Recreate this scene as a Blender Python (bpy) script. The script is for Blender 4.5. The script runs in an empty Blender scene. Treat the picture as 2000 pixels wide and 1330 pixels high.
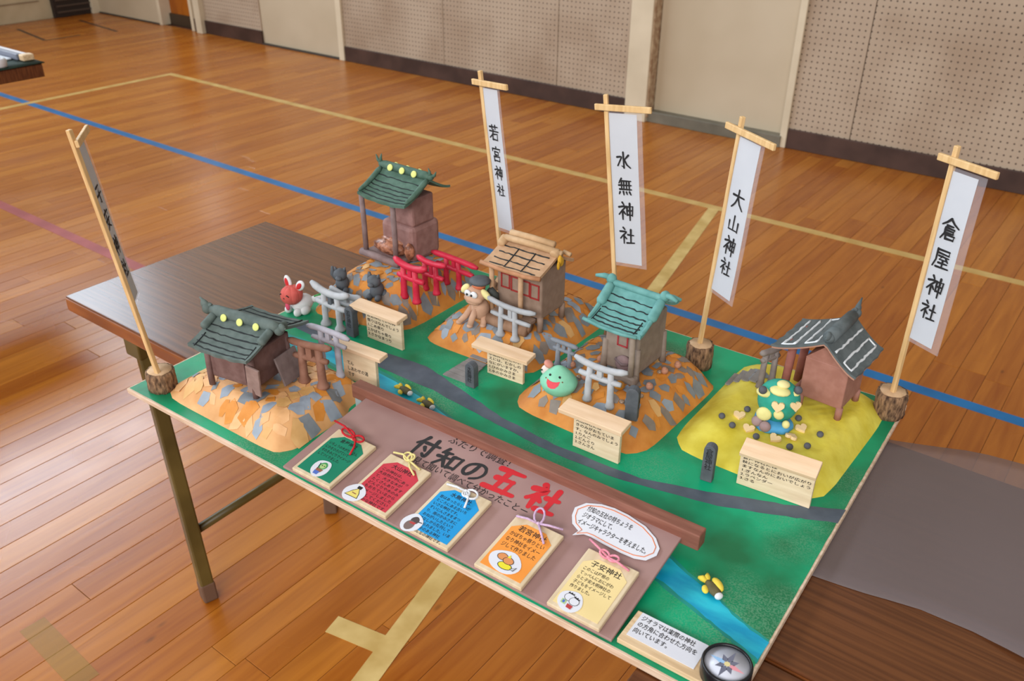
import bpy, math, random
from mathutils import Vector, Matrix, Euler

# ------------------------------------------------------------------ camera, world, lights, exposure
scene = bpy.context.scene
COL = scene.collection
CAM_H, YAW, PITCH, ROLL, FPX = 1.5311, -0.6461, -0.5179, 0.0082, 1710.6
cam = bpy.data.cameras.new('camera')
cam.sensor_width = 23.6
cam.lens = FPX / 2000 * 23.6
cam.clip_start = 0.05
cam.dof.use_dof = True
cam.dof.focus_distance = 1.30
cam.dof.aperture_fstop = 5.6
co = bpy.data.objects.new('camera', cam); COL.objects.link(co)
f = Vector((math.sin(YAW) * math.cos(PITCH), math.cos(YAW) * math.cos(PITCH), math.sin(PITCH)))
r = Vector((math.cos(YAW), -math.sin(YAW), 0)); u_ = r.cross(f)
c_, s_ = math.cos(ROLL), math.sin(ROLL)
rr, uu = c_ * r + s_ * u_, -s_ * r + c_ * u_
M = Matrix((rr, uu, -f)).transposed().to_4x4(); M.translation = (0, 0, CAM_H)
co.matrix_world = M
scene.camera = co

wd = bpy.data.worlds.new('world'); scene.world = wd; wd.use_nodes = True
wd.node_tree.nodes['Background'].inputs[0].default_value = (1.0, 0.97, 0.93, 1)
wd.node_tree.nodes['Background'].inputs[1].default_value = 0.37

def area(name, loc, target, sx, sy, power, col=(1, 1, 1)):
    l = bpy.data.lights.new(name, 'AREA'); l.shape = 'RECTANGLE'; l.size = sx; l.size_y = sy; l.energy = power; l.color = col
    o = bpy.data.objects.new(name, l); COL.objects.link(o); o.location = loc
    o.rotation_euler = (Vector(target) - Vector(loc)).to_track_quat('-Z', 'Y').to_euler()
    return o
# daylight through the high windows of the end wall, and an added frontal fill lamp behind the photographer
area('window_daylight', (-8.93, -1.6, 4.55), (0, -1.6, 4.55), 12.5, 1.5, 900, (0.74, 0.87, 1.0))
area('window_daylight_behind', (1.0, -6.0, 4.6), (-2.0, 2.0, 0.5), 9.0, 2.4, 660, (1.0, 0.98, 0.96))

vs = scene.view_settings
vs.view_transform = 'Standard'; vs.look = 'None'; vs.gamma = 1.0; vs.use_curve_mapping = False
vs.exposure = 0.10

# ------------------------------------------------------------------ helpers
rnd = random.Random(7)
def lin(c): return c / 12.92 if c <= 0.04045 else ((c + 0.055) / 1.055) ** 2.4
def rgb(r, g, b): return (lin(r / 255), lin(g / 255), lin(b / 255), 1)
def sstep(a, b, x):
    t = max(0, min(1, (x - a) / (b - a))); return t * t * (3 - 2 * t)

class MB:
    def __init__(s): s.v = []; s.f = []; s.sm = []; s.mi = []
    def add(s, vs, fs, smooth=False, m=0, M=None):
        b = len(s.v)
        for p in vs:
            p = Vector(p); s.v.append(M @ p if M else p)
        for q in fs: s.f.append([b + i for i in q]); s.sm.append(smooth); s.mi.append(m)
        return s
    def box(s, c, d, rz=0, m=0, M=None):
        x, y, z = d[0] / 2, d[1] / 2, d[2] / 2
        T = Matrix.Translation(c) @ Matrix.Rotation(rz, 4, 'Z')
        if M: T = M @ T
        return s.add([(i, j, k) for k in (-z, z) for j in (-y, y) for i in (-x, x)],
                     [(0, 2, 3, 1), (4, 5, 7, 6), (0, 1, 5, 4), (2, 6, 7, 3), (0, 4, 6, 2), (1, 3, 7, 5)], False, m, T)
    def tube(s, pts, rad, n=8, m=0, M=None, sq=1.0, closed=False):
        pts = [Vector(p) for p in pts]; k = len(pts)
        rs = rad if isinstance(rad, (list, tuple)) else [rad] * k
        vs = []; prev = None
        for i, p in enumerate(pts):
            if closed: t = pts[(i + 1) % k] - pts[i - 1]
            else: t = pts[min(i + 1, k - 1)] - pts[max(i - 1, 0)]
            t.normalize()
            if prev is None:
                a = Vector((0, 0, 1)) if abs(t.z) < .9 else Vector((0, 1, 0))
                x = t.cross(a).normalized()
            else:
                x = (prev - t * prev.dot(t)).normalized()
            prev = x; y = t.cross(x)
            for j in range(n):
                an = 2 * math.pi * j / n
                vs.append(p + rs[i] * (math.cos(an) * x + math.sin(an) * y * sq))
        fs = []
        for i in range(k if closed else k - 1):
            i2 = (i + 1) % k
            for j in range(n):
                j2 = (j + 1) % n; fs.append((i * n + j, i * n + j2, i2 * n + j2, i2 * n + j))
        if not closed:
            fs.append(tuple(reversed(range(n)))); fs.append(tuple(range((k - 1) * n, k * n)))
        return s.add(vs, fs, True, m, M)
    def ball(s, c, r, n=14, k=9, m=0, M=None, rot=None, shape=None):
        if not isinstance(r, (list, tuple)): r = (r, r, r)
        vs = [(0, 0, -1)]
        for i in range(1, k):
            a = math.pi * i / k - math.pi / 2
            for j in range(n):
                b = 2 * math.pi * j / n; vs.append((math.cos(a) * math.cos(b), math.cos(a) * math.sin(b), math.sin(a)))
        vs.append((0, 0, 1))
        if shape: vs = [shape(Vector(q)) for q in vs]
        T = Matrix.Translation(c)
        if rot: T = T @ Euler(rot).to_matrix().to_4x4()
        T = T @ Matrix.Diagonal((*r, 1))
        fs = [(0, 1 + (j + 1) % n, 1 + j) for j in range(n)]
        for i in range(k - 2):
            for j in range(n):
                j2 = (j + 1) % n; a = 1 + i * n; fs.append((a + j, a + j2, a + n + j2, a + n + j))
        l = 1 + (k - 2) * n; e = len(vs) - 1
        fs += [(l + j, l + (j + 1) % n, e) for j in range(n)]
        return s.add(vs, fs, True, m, M @ T if M else T)
    def prism(s, poly, z0, z1, m=0, M=None, smooth=False):
        n = len(poly)
        vs = [(x, y, z0) for x, y in poly] + [(x, y, z1) for x, y in poly]
        fs = [tuple(reversed(range(n))), tuple(range(n, 2 * n))] + [(i, (i + 1) % n, n + (i + 1) % n, n + i) for i in range(n)]
        return s.add(vs, fs, smooth, m, M)
    def flat(s, poly, z, m=0, M=None):
        return s.add([(x, y, z) for x, y in poly], [tuple(range(len(poly)))], False, m, M)
    def lathe(s, prof, n=16, m=0, M=None, wob=None):
        vs = []
        for i, (rr, z) in enumerate(prof):
            for j in range(n):
                a = 2 * math.pi * j / n; q = rr * (wob(i, j) if wob else 1); vs.append((q * math.cos(a), q * math.sin(a), z))
        fs = [(i * n + j, i * n + (j + 1) % n, (i + 1) * n + (j + 1) % n, (i + 1) * n + j) for i in range(len(prof) - 1) for j in range(n)]
        fs += [tuple(reversed(range(n))), tuple(range((len(prof) - 1) * n, len(prof) * n))]
        return s.add(vs, fs, True, m, M)
    def slab(s, nx, ny, fn, th, m=0, M=None):   # closed shell from a surface fn(a,b) a,b in 0..1
        top = [Vector(fn(i / nx, j / ny)) for j in range(ny + 1) for i in range(nx + 1)]
        bot = [p - Vector((0, 0, th)) for p in top]; N = len(top); w = nx + 1; fs = []
        for j in range(ny):
            for i in range(nx):
                a = j * w + i; fs.append((a, a + 1, a + w + 1, a + w)); fs.append((N + a, N + a + w, N + a + w + 1, N + a + 1))
        for i in range(nx):
            a, b = i, ny * w + i
            fs.append((a, N + a, N + a + 1, a + 1)); fs.append((b, b + 1, N + b + 1, N + b))
        for j in range(ny):
            a, b = j * w, j * w + nx
            fs.append((a, a + w, N + a + w, N + a)); fs.append((b, N + b, N + b + w, b + w))
        return s.add(top + bot, fs, True, m, M)
    def mesh(s, name):
        me = bpy.data.meshes.new(name); me.from_pydata([tuple(p) for p in s.v], [], s.f); me.update()
        for p, sm, mi in zip(me.polygons, s.sm, s.mi): p.use_smooth = sm; p.material_index = mi
        return me
    def build(s, name, mats, parent=None, loc=None, rot=None, bevel=0, label=None, kind=None):
        me = s.mesh(name)
        for mt in (mats if isinstance(mats, (list, tuple)) else [mats]): me.materials.append(mt)
        o = bpy.data.objects.new(name, me); COL.objects.link(o)
        if parent: o.parent = parent
        if loc is not None: o.location = loc
        if rot is not None: o.rotation_euler = rot
        if bevel:
            md = o.modifiers.new('bevel', 'BEVEL'); md.width = bevel; md.segments = 2; md.limit_method = 'ANGLE'; md.angle_limit = 0.7
        if label: o['label'] = label
        if kind: o['kind'] = kind
        return o

def smooth_edges(o, ang=0.7):
    me = o.data
    for p in me.polygons: p.use_smooth = True
    try: me.set_sharp_from_angle(angle=ang)
    except Exception: pass
    return o
def tag(o, label, cat, group=None):
    o['label'] = label; o['category'] = cat
    if group: o['group'] = group
    return o
def thing(name, label, cat, loc, rot=0, group=None):
    o = bpy.data.objects.new(name, None); COL.objects.link(o); o.empty_display_size = 0.02
    o.location = loc; o.rotation_euler = rot if isinstance(rot, (tuple, list)) else (0, 0, rot)
    return tag(o, label, cat, group)
def struct(o):
    o['kind'] = 'structure'; return o

# ------------------------------------------------------------------ materials
MATS = {}
def newmat(name):
    m = bpy.data.materials.new(name); m.use_nodes = True
    nt = m.node_tree; return m, nt, nt.nodes['Principled BSDF']
def N(nt, t, **kw):
    n = nt.nodes.new(t)
    for k, v in kw.items(): setattr(n, k, v)
    return n
def noisy(name, c1, c2, scale=40, rough=0.7, bump=0.1, bscale=None, stretch=(1, 1, 1), detail=3, spec=0.4, coat=0, lo=.35, hi=.65, coord='Object', dist=0.002):
    if name in MATS: return MATS[name]
    m, nt, b = newmat(name)
    tc = N(nt, 'ShaderNodeTexCoord'); mp = N(nt, 'ShaderNodeMapping'); mp.inputs['Scale'].default_value = stretch
    nt.links.new(tc.outputs[coord], mp.inputs[0])
    no = N(nt, 'ShaderNodeTexNoise'); no.inputs['Scale'].default_value = scale; no.inputs['Detail'].default_value = detail
    nt.links.new(mp.outputs[0], no.inputs['Vector'])
    cr = N(nt, 'ShaderNodeValToRGB'); cr.color_ramp.elements[0].position = lo; cr.color_ramp.elements[1].position = hi
    cr.color_ramp.elements[0].color = c1; cr.color_ramp.elements[1].color = c2
    nt.links.new(no.outputs[0], cr.inputs[0]); nt.links.new(cr.outputs[0], b.inputs['Base Color'])
    b.inputs['Roughness'].default_value = rough; b.inputs['Specular IOR Level'].default_value = spec
    if coat: b.inputs['Coat Weight'].default_value = coat; b.inputs['Coat Roughness'].default_value = .12
    if bump:
        n2 = N(nt, 'ShaderNodeTexNoise'); n2.inputs['Scale'].default_value = bscale or scale * 2.5; n2.inputs['Detail'].default_value = 2
        nt.links.new(mp.outputs[0], n2.inputs['Vector'])
        bp = N(nt, 'ShaderNodeBump'); bp.inputs['Strength'].default_value = bump; bp.inputs['Distance'].default_value = dist
        nt.links.new(n2.outputs[0], bp.inputs['Height']); nt.links.new(bp.outputs[0], b.inputs['Normal'])
    MATS[name] = m; return m
def clay(name, r, g, b, var=10, rough=.72, bump=.25):
    return noisy('clay_' + name, rgb(max(r - var, 0), max(g - var, 0), max(b - var, 0)), rgb(min(r + var, 255), min(g + var, 255), min(b + var, 255)), 60, rough, bump, 130, detail=2, dist=0.0012)
def plain(name, r, g, b, rough=.6, spec=.4):
    if name in MATS: return MATS[name]
    m, nt, bb = newmat(name); bb.inputs['Base Color'].default_value = rgb(r, g, b); bb.inputs['Roughness'].default_value = rough; bb.inputs['Specular IOR Level'].default_value = spec
    MATS[name] = m; return m

INK = plain('black_ink', 30, 28, 30, .7)
PAPER = noisy('white_paper', rgb(192, 196, 203), rgb(202, 206, 212), 8, .6, 0)
CARD = noisy('white_card', rgb(214, 215, 224), rgb(224, 225, 232), 8, .6, 0)
PINE = noisy('pine_wood', rgb(204, 172, 132), rgb(226, 198, 160), 14, .6, .08, stretch=(1, 9, 9), detail=4)
PINEX = noisy('pine_stick', rgb(205, 166, 112), rgb(226, 190, 138), 16, .55, .06, stretch=(8, 8, 1), detail=4)
PLY = noisy('plywood_edge', rgb(196, 166, 138), rgb(224, 200, 178), 18, .7, .08, stretch=(1, 6, 14), detail=4)

# ------------------------------------------------------------------ floor
PLANKW = 0.0835
def floor_mat():
    m, nt, b = newmat('varnished_floor_planks')
    at = N(nt, 'ShaderNodeAttribute'); at.attribute_name = 'tone'
    tc = N(nt, 'ShaderNodeTexCoord')
    mp = N(nt, 'ShaderNodeMapping'); mp.inputs['Scale'].default_value = (26, 1.6, 1)
    nt.links.new(tc.outputs['Object'], mp.inputs[0])
    ad = N(nt, 'ShaderNodeVectorMath'); ad.operation = 'ADD'
    cm = N(nt, 'ShaderNodeCombineXYZ'); ml = N(nt, 'ShaderNodeMath'); ml.operation = 'MULTIPLY'; ml.inputs[1].default_value = 57
    nt.links.new(at.outputs['Fac'], ml.inputs[0]); nt.links.new(ml.outputs[0], cm.inputs[2])
    nt.links.new(mp.outputs[0], ad.inputs[0]); nt.links.new(cm.outputs[0], ad.inputs[1])
    no = N(nt, 'ShaderNodeTexNoise'); no.inputs['Scale'].default_value = 1.6; no.inputs['Detail'].default_value = 5; no.inputs['Distortion'].default_value = .6
    nt.links.new(ad.outputs[0], no.inputs['Vector'])
    cr = N(nt, 'ShaderNodeValToRGB'); e = cr.color_ramp.elements
    e[0].position = .28; e[0].color = rgb(142, 74, 12); e[1].position = .72; e[1].color = rgb(188, 116, 36)
    nt.links.new(no.outputs[0], cr.inputs[0])
    tr = N(nt, 'ShaderNodeValToRGB'); e = tr.color_ramp.elements
    e[0].color = rgb(144, 70, 12); e[1].color = rgb(196, 126, 44)
    e2 = tr.color_ramp.elements.new(.5); e2.color = rgb(168, 94, 22)
    nt.links.new(at.outputs['Fac'], tr.inputs[0])
    mx = N(nt, 'ShaderNodeMix'); mx.data_type = 'RGBA'; mx.inputs[0].default_value = .42
    nt.links.new(cr.outputs[0], mx.inputs[6]); nt.links.new(tr.outputs[0], mx.inputs[7])
    # small knots
    mp2 = N(nt, 'ShaderNodeMapping'); mp2.inputs['Scale'].default_value = (10, 4.2, 1); nt.links.new(tc.outputs['Object'], mp2.inputs[0])
    vo = N(nt, 'ShaderNodeTexVoronoi'); vo.inputs['Scale'].default_value = 1; nt.links.new(mp2.outputs[0], vo.inputs['Vector'])
    kr = N(nt, 'ShaderNodeValToRGB'); kr.color_ramp.elements[0].position = .03; kr.color_ramp.elements[0].color = (.55, .55, .55, 1); kr.color_ramp.elements[1].position = .075; kr.color_ramp.elements[1].color = (1, 1, 1, 1)
    nt.links.new(vo.outputs['Distance'], kr.inputs[0])
    m2 = N(nt, 'ShaderNodeMix'); m2.data_type = 'RGBA'; m2.blend_type = 'MULTIPLY'; m2.inputs[0].default_value = .8
    nt.links.new(mx.outputs[2], m2.inputs[6]); nt.links.new(kr.outputs[0], m2.inputs[7])
    nt.links.new(m2.outputs[2], b.inputs['Base Color'])
    n3 = N(nt, 'ShaderNodeTexNoise'); n3.inputs['Scale'].default_value = 3.5; nt.links.new(tc.outputs['Object'], n3.inputs['Vector'])
    rr_ = N(nt, 'ShaderNodeMapRange'); rr_.inputs[3].default_value = .2; rr_.inputs[4].default_value = .34
    nt.links.new(n3.outputs[0], rr_.inputs[0]); nt.links.new(rr_.outputs[0], b.inputs['Roughness'])
    b.inputs['Specular IOR Level'].default_value = .5
    bp = N(nt, 'ShaderNodeBump'); bp.inputs['Strength'].default_value = .06; bp.inputs['Distance'].default_value = .003
    nt.links.new(no.outputs[0], bp.inputs['Height']); nt.links.new(bp.outputs[0], b.inputs['Normal'])
    return m
FLOOR = floor_mat()
X0, X1, Y0, Y1 = -9.0, 2.6, -1.6, 4.93
mb = MB(); mb.box(((X0 + X1) / 2, (Y0 + Y1 + .18) / 2, -.03), (X1 - X0 + .1, Y1 - Y0 + .18, .05))
floor = struct(mb.build('floor', plain('floor_gap', 84, 42, 14, .9)))
floor['label'] = 'varnished orange-brown wooden gym floor'
planks = []
nstrip = int((X1 - X0) / PLANKW)
fw = Vector((f.x, f.y)).normalized(); rt = Vector((fw.y, -fw.x))
for i in range(nstrip):
    xa = X0 + i * PLANKW; y = Y0 - rnd.random() * 1.6
    while y < Y1:
        L = rnd.uniform(1.3, 2.3); a, b_ = max(y, Y0), min(y + L, Y1); y += L
        if b_ - a < .02: continue
        # nearest visible point for the ranking
        best = 99
        for t in (0, .25, .5, .75, 1):
            p = Vector((xa, a + (b_ - a) * t)); d = p.dot(fw); s = abs(p.dot(rt))
            if d > .55 and s < .62 * (d + .5): best = min(best, p.length)
        planks.append((best, xa, a, b_, rnd.random()))
planks.sort()
def plank_geo(v, fs, xa, a, b_):
    g = .0006; x, X = xa + g, xa + PLANKW - g; y, Y = a + g, b_ - g; t = .0010; n = len(v); z0 = -.006
    v += [(x, y, z0), (X, y, z0), (X, Y, z0), (x, Y, z0), (x, y, -t * .4), (X, y, -t * .4), (X, Y, -t * .4), (x, Y, -t * .4),
          (x + t, y + t, 0), (X - t, y + t, 0), (X - t, Y - t, 0), (x + t, Y - t, 0)]
    for k in range(4):
        k2 = (k + 1) % 4
        fs.append((n + k, n + k2, n + 4 + k2, n + 4 + k)); fs.append((n + 4 + k, n + 4 + k2, n + 8 + k2, n + 8 + k))
    fs.append((n + 8, n + 9, n + 10, n + 11))
def plank_obj(name, lst, kind=None):
    v, fs, tn = [], [], []
    for _, xa, a, b_, tone in lst:
        k = len(fs); plank_geo(v, fs, xa, a, b_); tn += [tone] * (len(fs) - k)
    me = bpy.data.meshes.new(name); me.from_pydata(v, [], fs); me.materials.append(FLOOR)
    at = me.attributes.new('tone', 'FLOAT', 'FACE'); at.data.foreach_set('value', tn)
    o = bpy.data.objects.new(name, me); COL.objects.link(o); o.parent = floor
    if kind: o['kind'] = kind
    return o
for pl in planks[:300]: plank_obj('plank', [pl])
plank_obj('distant_planks', planks[300:], 'stuff')

def line(name, a, b_, w, mat, z=.0007, label=None):
    a, b_ = Vector(a), Vector(b_); d = (b_ - a).normalized(); n = Vector((-d.y, d.x)) * w / 2
    mb = MB(); mb.prism([tuple(a - n), tuple(b_ - n), tuple(b_ + n), tuple(a + n)], -.001, z)
    return mb.build(name, mat, floor, label=label)
BLUE = noisy('blue_line_paint', rgb(0, 98, 154), rgb(4, 112, 174), 9, .3, 0)
YEL = noisy('cream_line_paint', rgb(186, 150, 84), rgb(206, 174, 108), 9, .35, .04)
PINK = noisy('pink_line_paint', rgb(146, 52, 52), rgb(164, 70, 68), 9, .35, 0)
line('court_line', (X0, 2.7022), (X1, 2.7022), .05, BLUE, .0007, 'blue court line')
line('court_line', (-6.07, 3.7803), (X1, 3.7803), .05, YEL, .0008, 'cream court line parallel to the wall')
line('court_line', (-6.07, 3.80), (-6.07, -1.5), .05, YEL, .0009, 'cream court side line')
line('court_line', (X0, 1.6846), (X1, 1.6846), .05, PINK, .0007, 'faded pink court line')
TAPE = noisy('cream_tape', rgb(192, 160, 92), rgb(216, 188, 122), 12, .4, .05)
line('floor_tape', (-1.626, 3.76), (-.90, .40), .052, TAPE, .0012, 'cream tape running under the table')
line('floor_tape', (-1.158, .872), (-1.03, .898), .05, TAPE, .0011, 'short cream tape stub')
GH, nt, b = newmat('old_yellow_tape_film'); b.inputs['Base Color'].default_value = rgb(170, 140, 52); b.inputs['Alpha'].default_value = .33; b.inputs['Roughness'].default_value = .4
line('tape_residue', (-1.688, .462), (-1.445, .452), .055, GH, .0008, 'faint yellowish residue of old tape')
DKL = plain('dark_line_paint', 66, 44, 34, .4)
line('court_line', (-8.7, 3.95), (-8.0, 3.84), .03, DKL, .0007, 'thin dark floor line')
line('court_line', (-8.7, 4.55), (-7.9, 4.46), .03, DKL, .0007, 'thin dark floor line by the far corner')
line('court_line', (-8.0, 3.84), (-8.0, 4.16), .03, DKL, .0006, 'thin dark floor line')

# ------------------------------------------------------------------ walls
WY = 4.9236
CREAM = noisy('cream_wall_paint', rgb(186, 168, 136), rgb(198, 180, 150), 2.2, .55, .03)
CREAM2 = noisy('cream_door_paint', rgb(180, 164, 138), rgb(192, 177, 152), 1.5, .5, .02)
LCREAM = noisy('light_cream_trim', rgb(196, 182, 156), rgb(212, 198, 172), 3, .5, .03)
DBROWN = noisy('dark_brown_baseboard', rgb(58, 40, 34), rgb(76, 54, 46), 6, .5, .05)
def peg_mat():
    m, nt, b = newmat('perforated_board')
    tc = N(nt, 'ShaderNodeTexCoord'); sp = N(nt, 'ShaderNodeSeparateXYZ'); nt.links.new(tc.outputs['Object'], sp.inputs[0])
    def cell(out):
        d = N(nt, 'ShaderNodeMath'); d.operation = 'DIVIDE'; d.inputs[1].default_value = .0318; nt.links.new(out, d.inputs[0])
        fr = N(nt, 'ShaderNodeMath'); fr.operation = 'FRACT'; nt.links.new(d.outputs[0], fr.inputs[0])
        su = N(nt, 'ShaderNodeMath'); su.operation = 'SUBTRACT'; su.inputs[1].default_value = .5; nt.links.new(fr.outputs[0], su.inputs[0])
        p = N(nt, 'ShaderNodeMath'); p.operation = 'POWER'; p.inputs[1].default_value = 2
        ab = N(nt, 'ShaderNodeMath'); ab.operation = 'ABSOLUTE'; nt.links.new(su.outputs[0], ab.inputs[0]); nt.links.new(ab.outputs[0], p.inputs[0])
        return p.outputs[0]
    s = N(nt, 'ShaderNodeMath'); s.operation = 'ADD'; nt.links.new(cell(sp.outputs[0]), s.inputs[0]); nt.links.new(cell(sp.outputs[2]), s.inputs[1])
    sq = N(nt, 'ShaderNodeMath'); sq.operation = 'SQRT'; nt.links.new(s.outputs[0], sq.inputs[0])
    cr = N(nt, 'ShaderNodeValToRGB'); cr.color_ramp.elements[0].position = .10; cr.color_ramp.elements[0].color = (0, 0, 0, 1); cr.color_ramp.elements[1].position = .16; cr.color_ramp.elements[1].color = (1, 1, 1, 1)
    nt.links.new(sq.outputs[0], cr.inputs[0])
    no = N(nt, 'ShaderNodeTexNoise'); no.inputs['Scale'].default_value = 2.5; no.inputs['Detail'].default_value = 5; nt.links.new(tc.outputs['Object'], no.inputs['Vector'])
    c2 = N(nt, 'ShaderNodeValToRGB'); c2.color_ramp.elements[0].position = .3; c2.color_ramp.elements[1].position = .6
    c2.color_ramp.elements[0].color = rgb(154, 132, 110); c2.color_ramp.elements[1].color = rgb(174, 155, 134); nt.links.new(no.outputs[0], c2.inputs[0])
    mx = N(nt, 'ShaderNodeMix'); mx.data_type = 'RGBA'; mx.inputs[6].default_value = rgb(72, 58, 46)
    nt.links.new(cr.outputs[0], mx.inputs[0]); nt.links.new(c2.outputs[0], mx.inputs[7]); nt.links.new(mx.outputs[2], b.inputs['Base Color'])
    bp = N(nt, 'ShaderNodeBump'); bp.inputs['Strength'].default_value = .6; bp.inputs['Distance'].default_value = .006
    nt.links.new(cr.outputs[0], bp.inputs['Height']); nt.links.new(bp.outputs[0], b.inputs['Normal'])
    b.inputs['Roughness'].default_value = .65
    return m
PEG = peg_mat()
HW = 6.6
mb = MB(); mb.box(((-9.2 + X1) / 2, WY + .16, HW / 2), (X1 + 9.2, .1, HW))
wall = struct(mb.build('wall_back', CREAM)); wall['label'] = 'cream gym wall with perforated boards'
def wbox(name, xa, xb, z0, z1, y0, y1, mat, parent=wall, bevel=0, label=None):
    mb = MB(); mb.box(((xa + xb) / 2, (y0 + y1) / 2, (z0 + z1) / 2), (xb - xa, y1 - y0, z1 - z0)); return mb.build(name, mat, parent, bevel=bevel, label=label)
for xa, xb in ((-1.735, -1.389), (-1.385, -.385), (-.381, .62), (.624, 1.62), (1.624, 2.6), (-3.355, -2.79), (-4.351, -3.359), (-5.392, -4.355), (-7.20, -6.415), (-7.36, -7.285)):
    wbox('perforated_panel', xa, xb, .11, 3.2, WY, WY + .11, PEG, bevel=.002)
nb = 1
for xa, xb in ((-1.735, 2.6), (-5.39, -2.79), (-7.20, -6.412), (-7.36, -7.285)):
    o = wbox('baseboard_back', xa, xb, 0, .112, WY - .012, WY + .11, DBROWN, None, .003); struct(o)
for xa, xb, y0 in ((-1.775, -1.735, WY - .02), (-2.79, -2.64, WY - .06), (-5.45, -5.392, WY - .02), (-7.285, -7.20, WY - .05), (-7.40, -7.36, WY - .02), (-7.89, -7.845, WY - .03)):
    o = wbox('trim_%d' % nb, xa, xb, 0, 3.2, y0, WY + .11, LCREAM, None, .004); struct(o); nb += 1
RUST = noisy('rusty_edge', rgb(150, 118, 90), rgb(190, 168, 138), 30, .8, .1)
o = wbox('trim_%d' % nb, -2.640, -2.632, .03, 3.2, WY - .045, WY + .1, RUST, None); struct(o); nb += 1
def door(n, xa, xb, y, mat, z0=.02):
    d = wbox('door_%d' % n, xa, xb, z0, 2.3, y, y + .04, mat, None, .003); struct(d); return d
d1 = door(1, -2.628, -1.775, WY + .03, CREAM2, .065)
wbox('sill', -2.64, -1.765, 0, .066, WY - .03, WY + .10, noisy('grey_sill', rgb(96, 92, 80), rgb(120, 114, 100), 5, .4, .02), d1, .003)
wbox('recessed_pull', -2.56, -2.52, .95, 1.08, WY + .022, WY + .034, plain('dull_metal', 110, 106, 98, .35), d1, .004)
d2 = door(2, -6.415, -5.45, WY + .01, CREAM2, .012)
wbox('sill', -6.415, -5.45, 0, .012, WY - .01, WY + .1, plain('dark_sill', 60, 56, 52, .5), d2)
d3 = door(3, -9.0, -7.89, WY - .02, CREAM2, .012)
wbox('sill', -9.0, -7.89, 0, .012, WY - .03, WY + .1, MATS['dark_sill'], d3)
d4 = door(4, -7.845, -7.40, WY + .08, noisy('orange_brown_door', rgb(146, 76, 12), rgb(172, 98, 24), 3, .35, .03, stretch=(4, 1, 1)), .03)
wbox('kick_plate', -7.845, -7.40, .0, .10, WY + .06, WY + .085, plain('dark_kick', 62, 48, 34, .5), d4)
pm, nt, b = newmat('lit_door_glass'); b.inputs['Base Color'].default_value = rgb(230, 235, 240); b.inputs['Emission Color'].default_value = (.9, .95, 1, 1); b.inputs['Emission Strength'].default_value = 5.0
wbox('pane', -7.76, -7.49, 1.62, 2.16, WY + .07, WY + .09, pm, d4)
mb = MB(); mb.box((-9.06, -2.2, HW / 2), (.1, 14.4, HW))
wl = struct(mb.build('wall_left', noisy('offwhite_end_wall', rgb(176, 160, 130), rgb(192, 176, 146), 4, .6, .05)))
mb = MB(); mb.box((-9.0, 4.67, .14), (.06, .42, .28)); g = mb.build('vent_grille', plain('dark_grille', 44, 34, 30, .5), wl, bevel=.004)
for k in range(4):
    mb = MB(); mb.box((-8.962, 4.67, .05 + k * .055), (.012, .36, .016)); mb.build('louvre', plain('grille_slat', 78, 64, 56, .45), g)
for k, z in enumerate((.17, .40)):
    mb = MB(); mb.box((-9.005, 3.0, z), (.012, 2.7, .008)); mb.build('groove_strip', plain('wall_groove', 140, 122, 98, .6), wl)
o = wbox('trim_%d' % nb, -9.0, -8.93, 0, 3.2, WY - .09, WY, LCREAM, None, .004); struct(o); nb += 1
# frames of the high windows in the end wall
FR = plain('window_frame_grey', 120, 118, 112, .5)
for k in range(7):
    y = -8.55 + k * 1.90
    mb = MB(); mb.box((-8.97, y + .78, 3.77), (.06, 1.90, .06)); mb.box((-8.97, y + .78, 5.33), (.06, 1.80, .06)); mb.box((-8.97, y - .12, 4.55), (.05, .06, 1.56)); mb.box((-8.97, y + 1.70, 4.55), (.05, .06, 1.56))
    struct(mb.build('window_%d' % (k + 1), FR))

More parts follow.
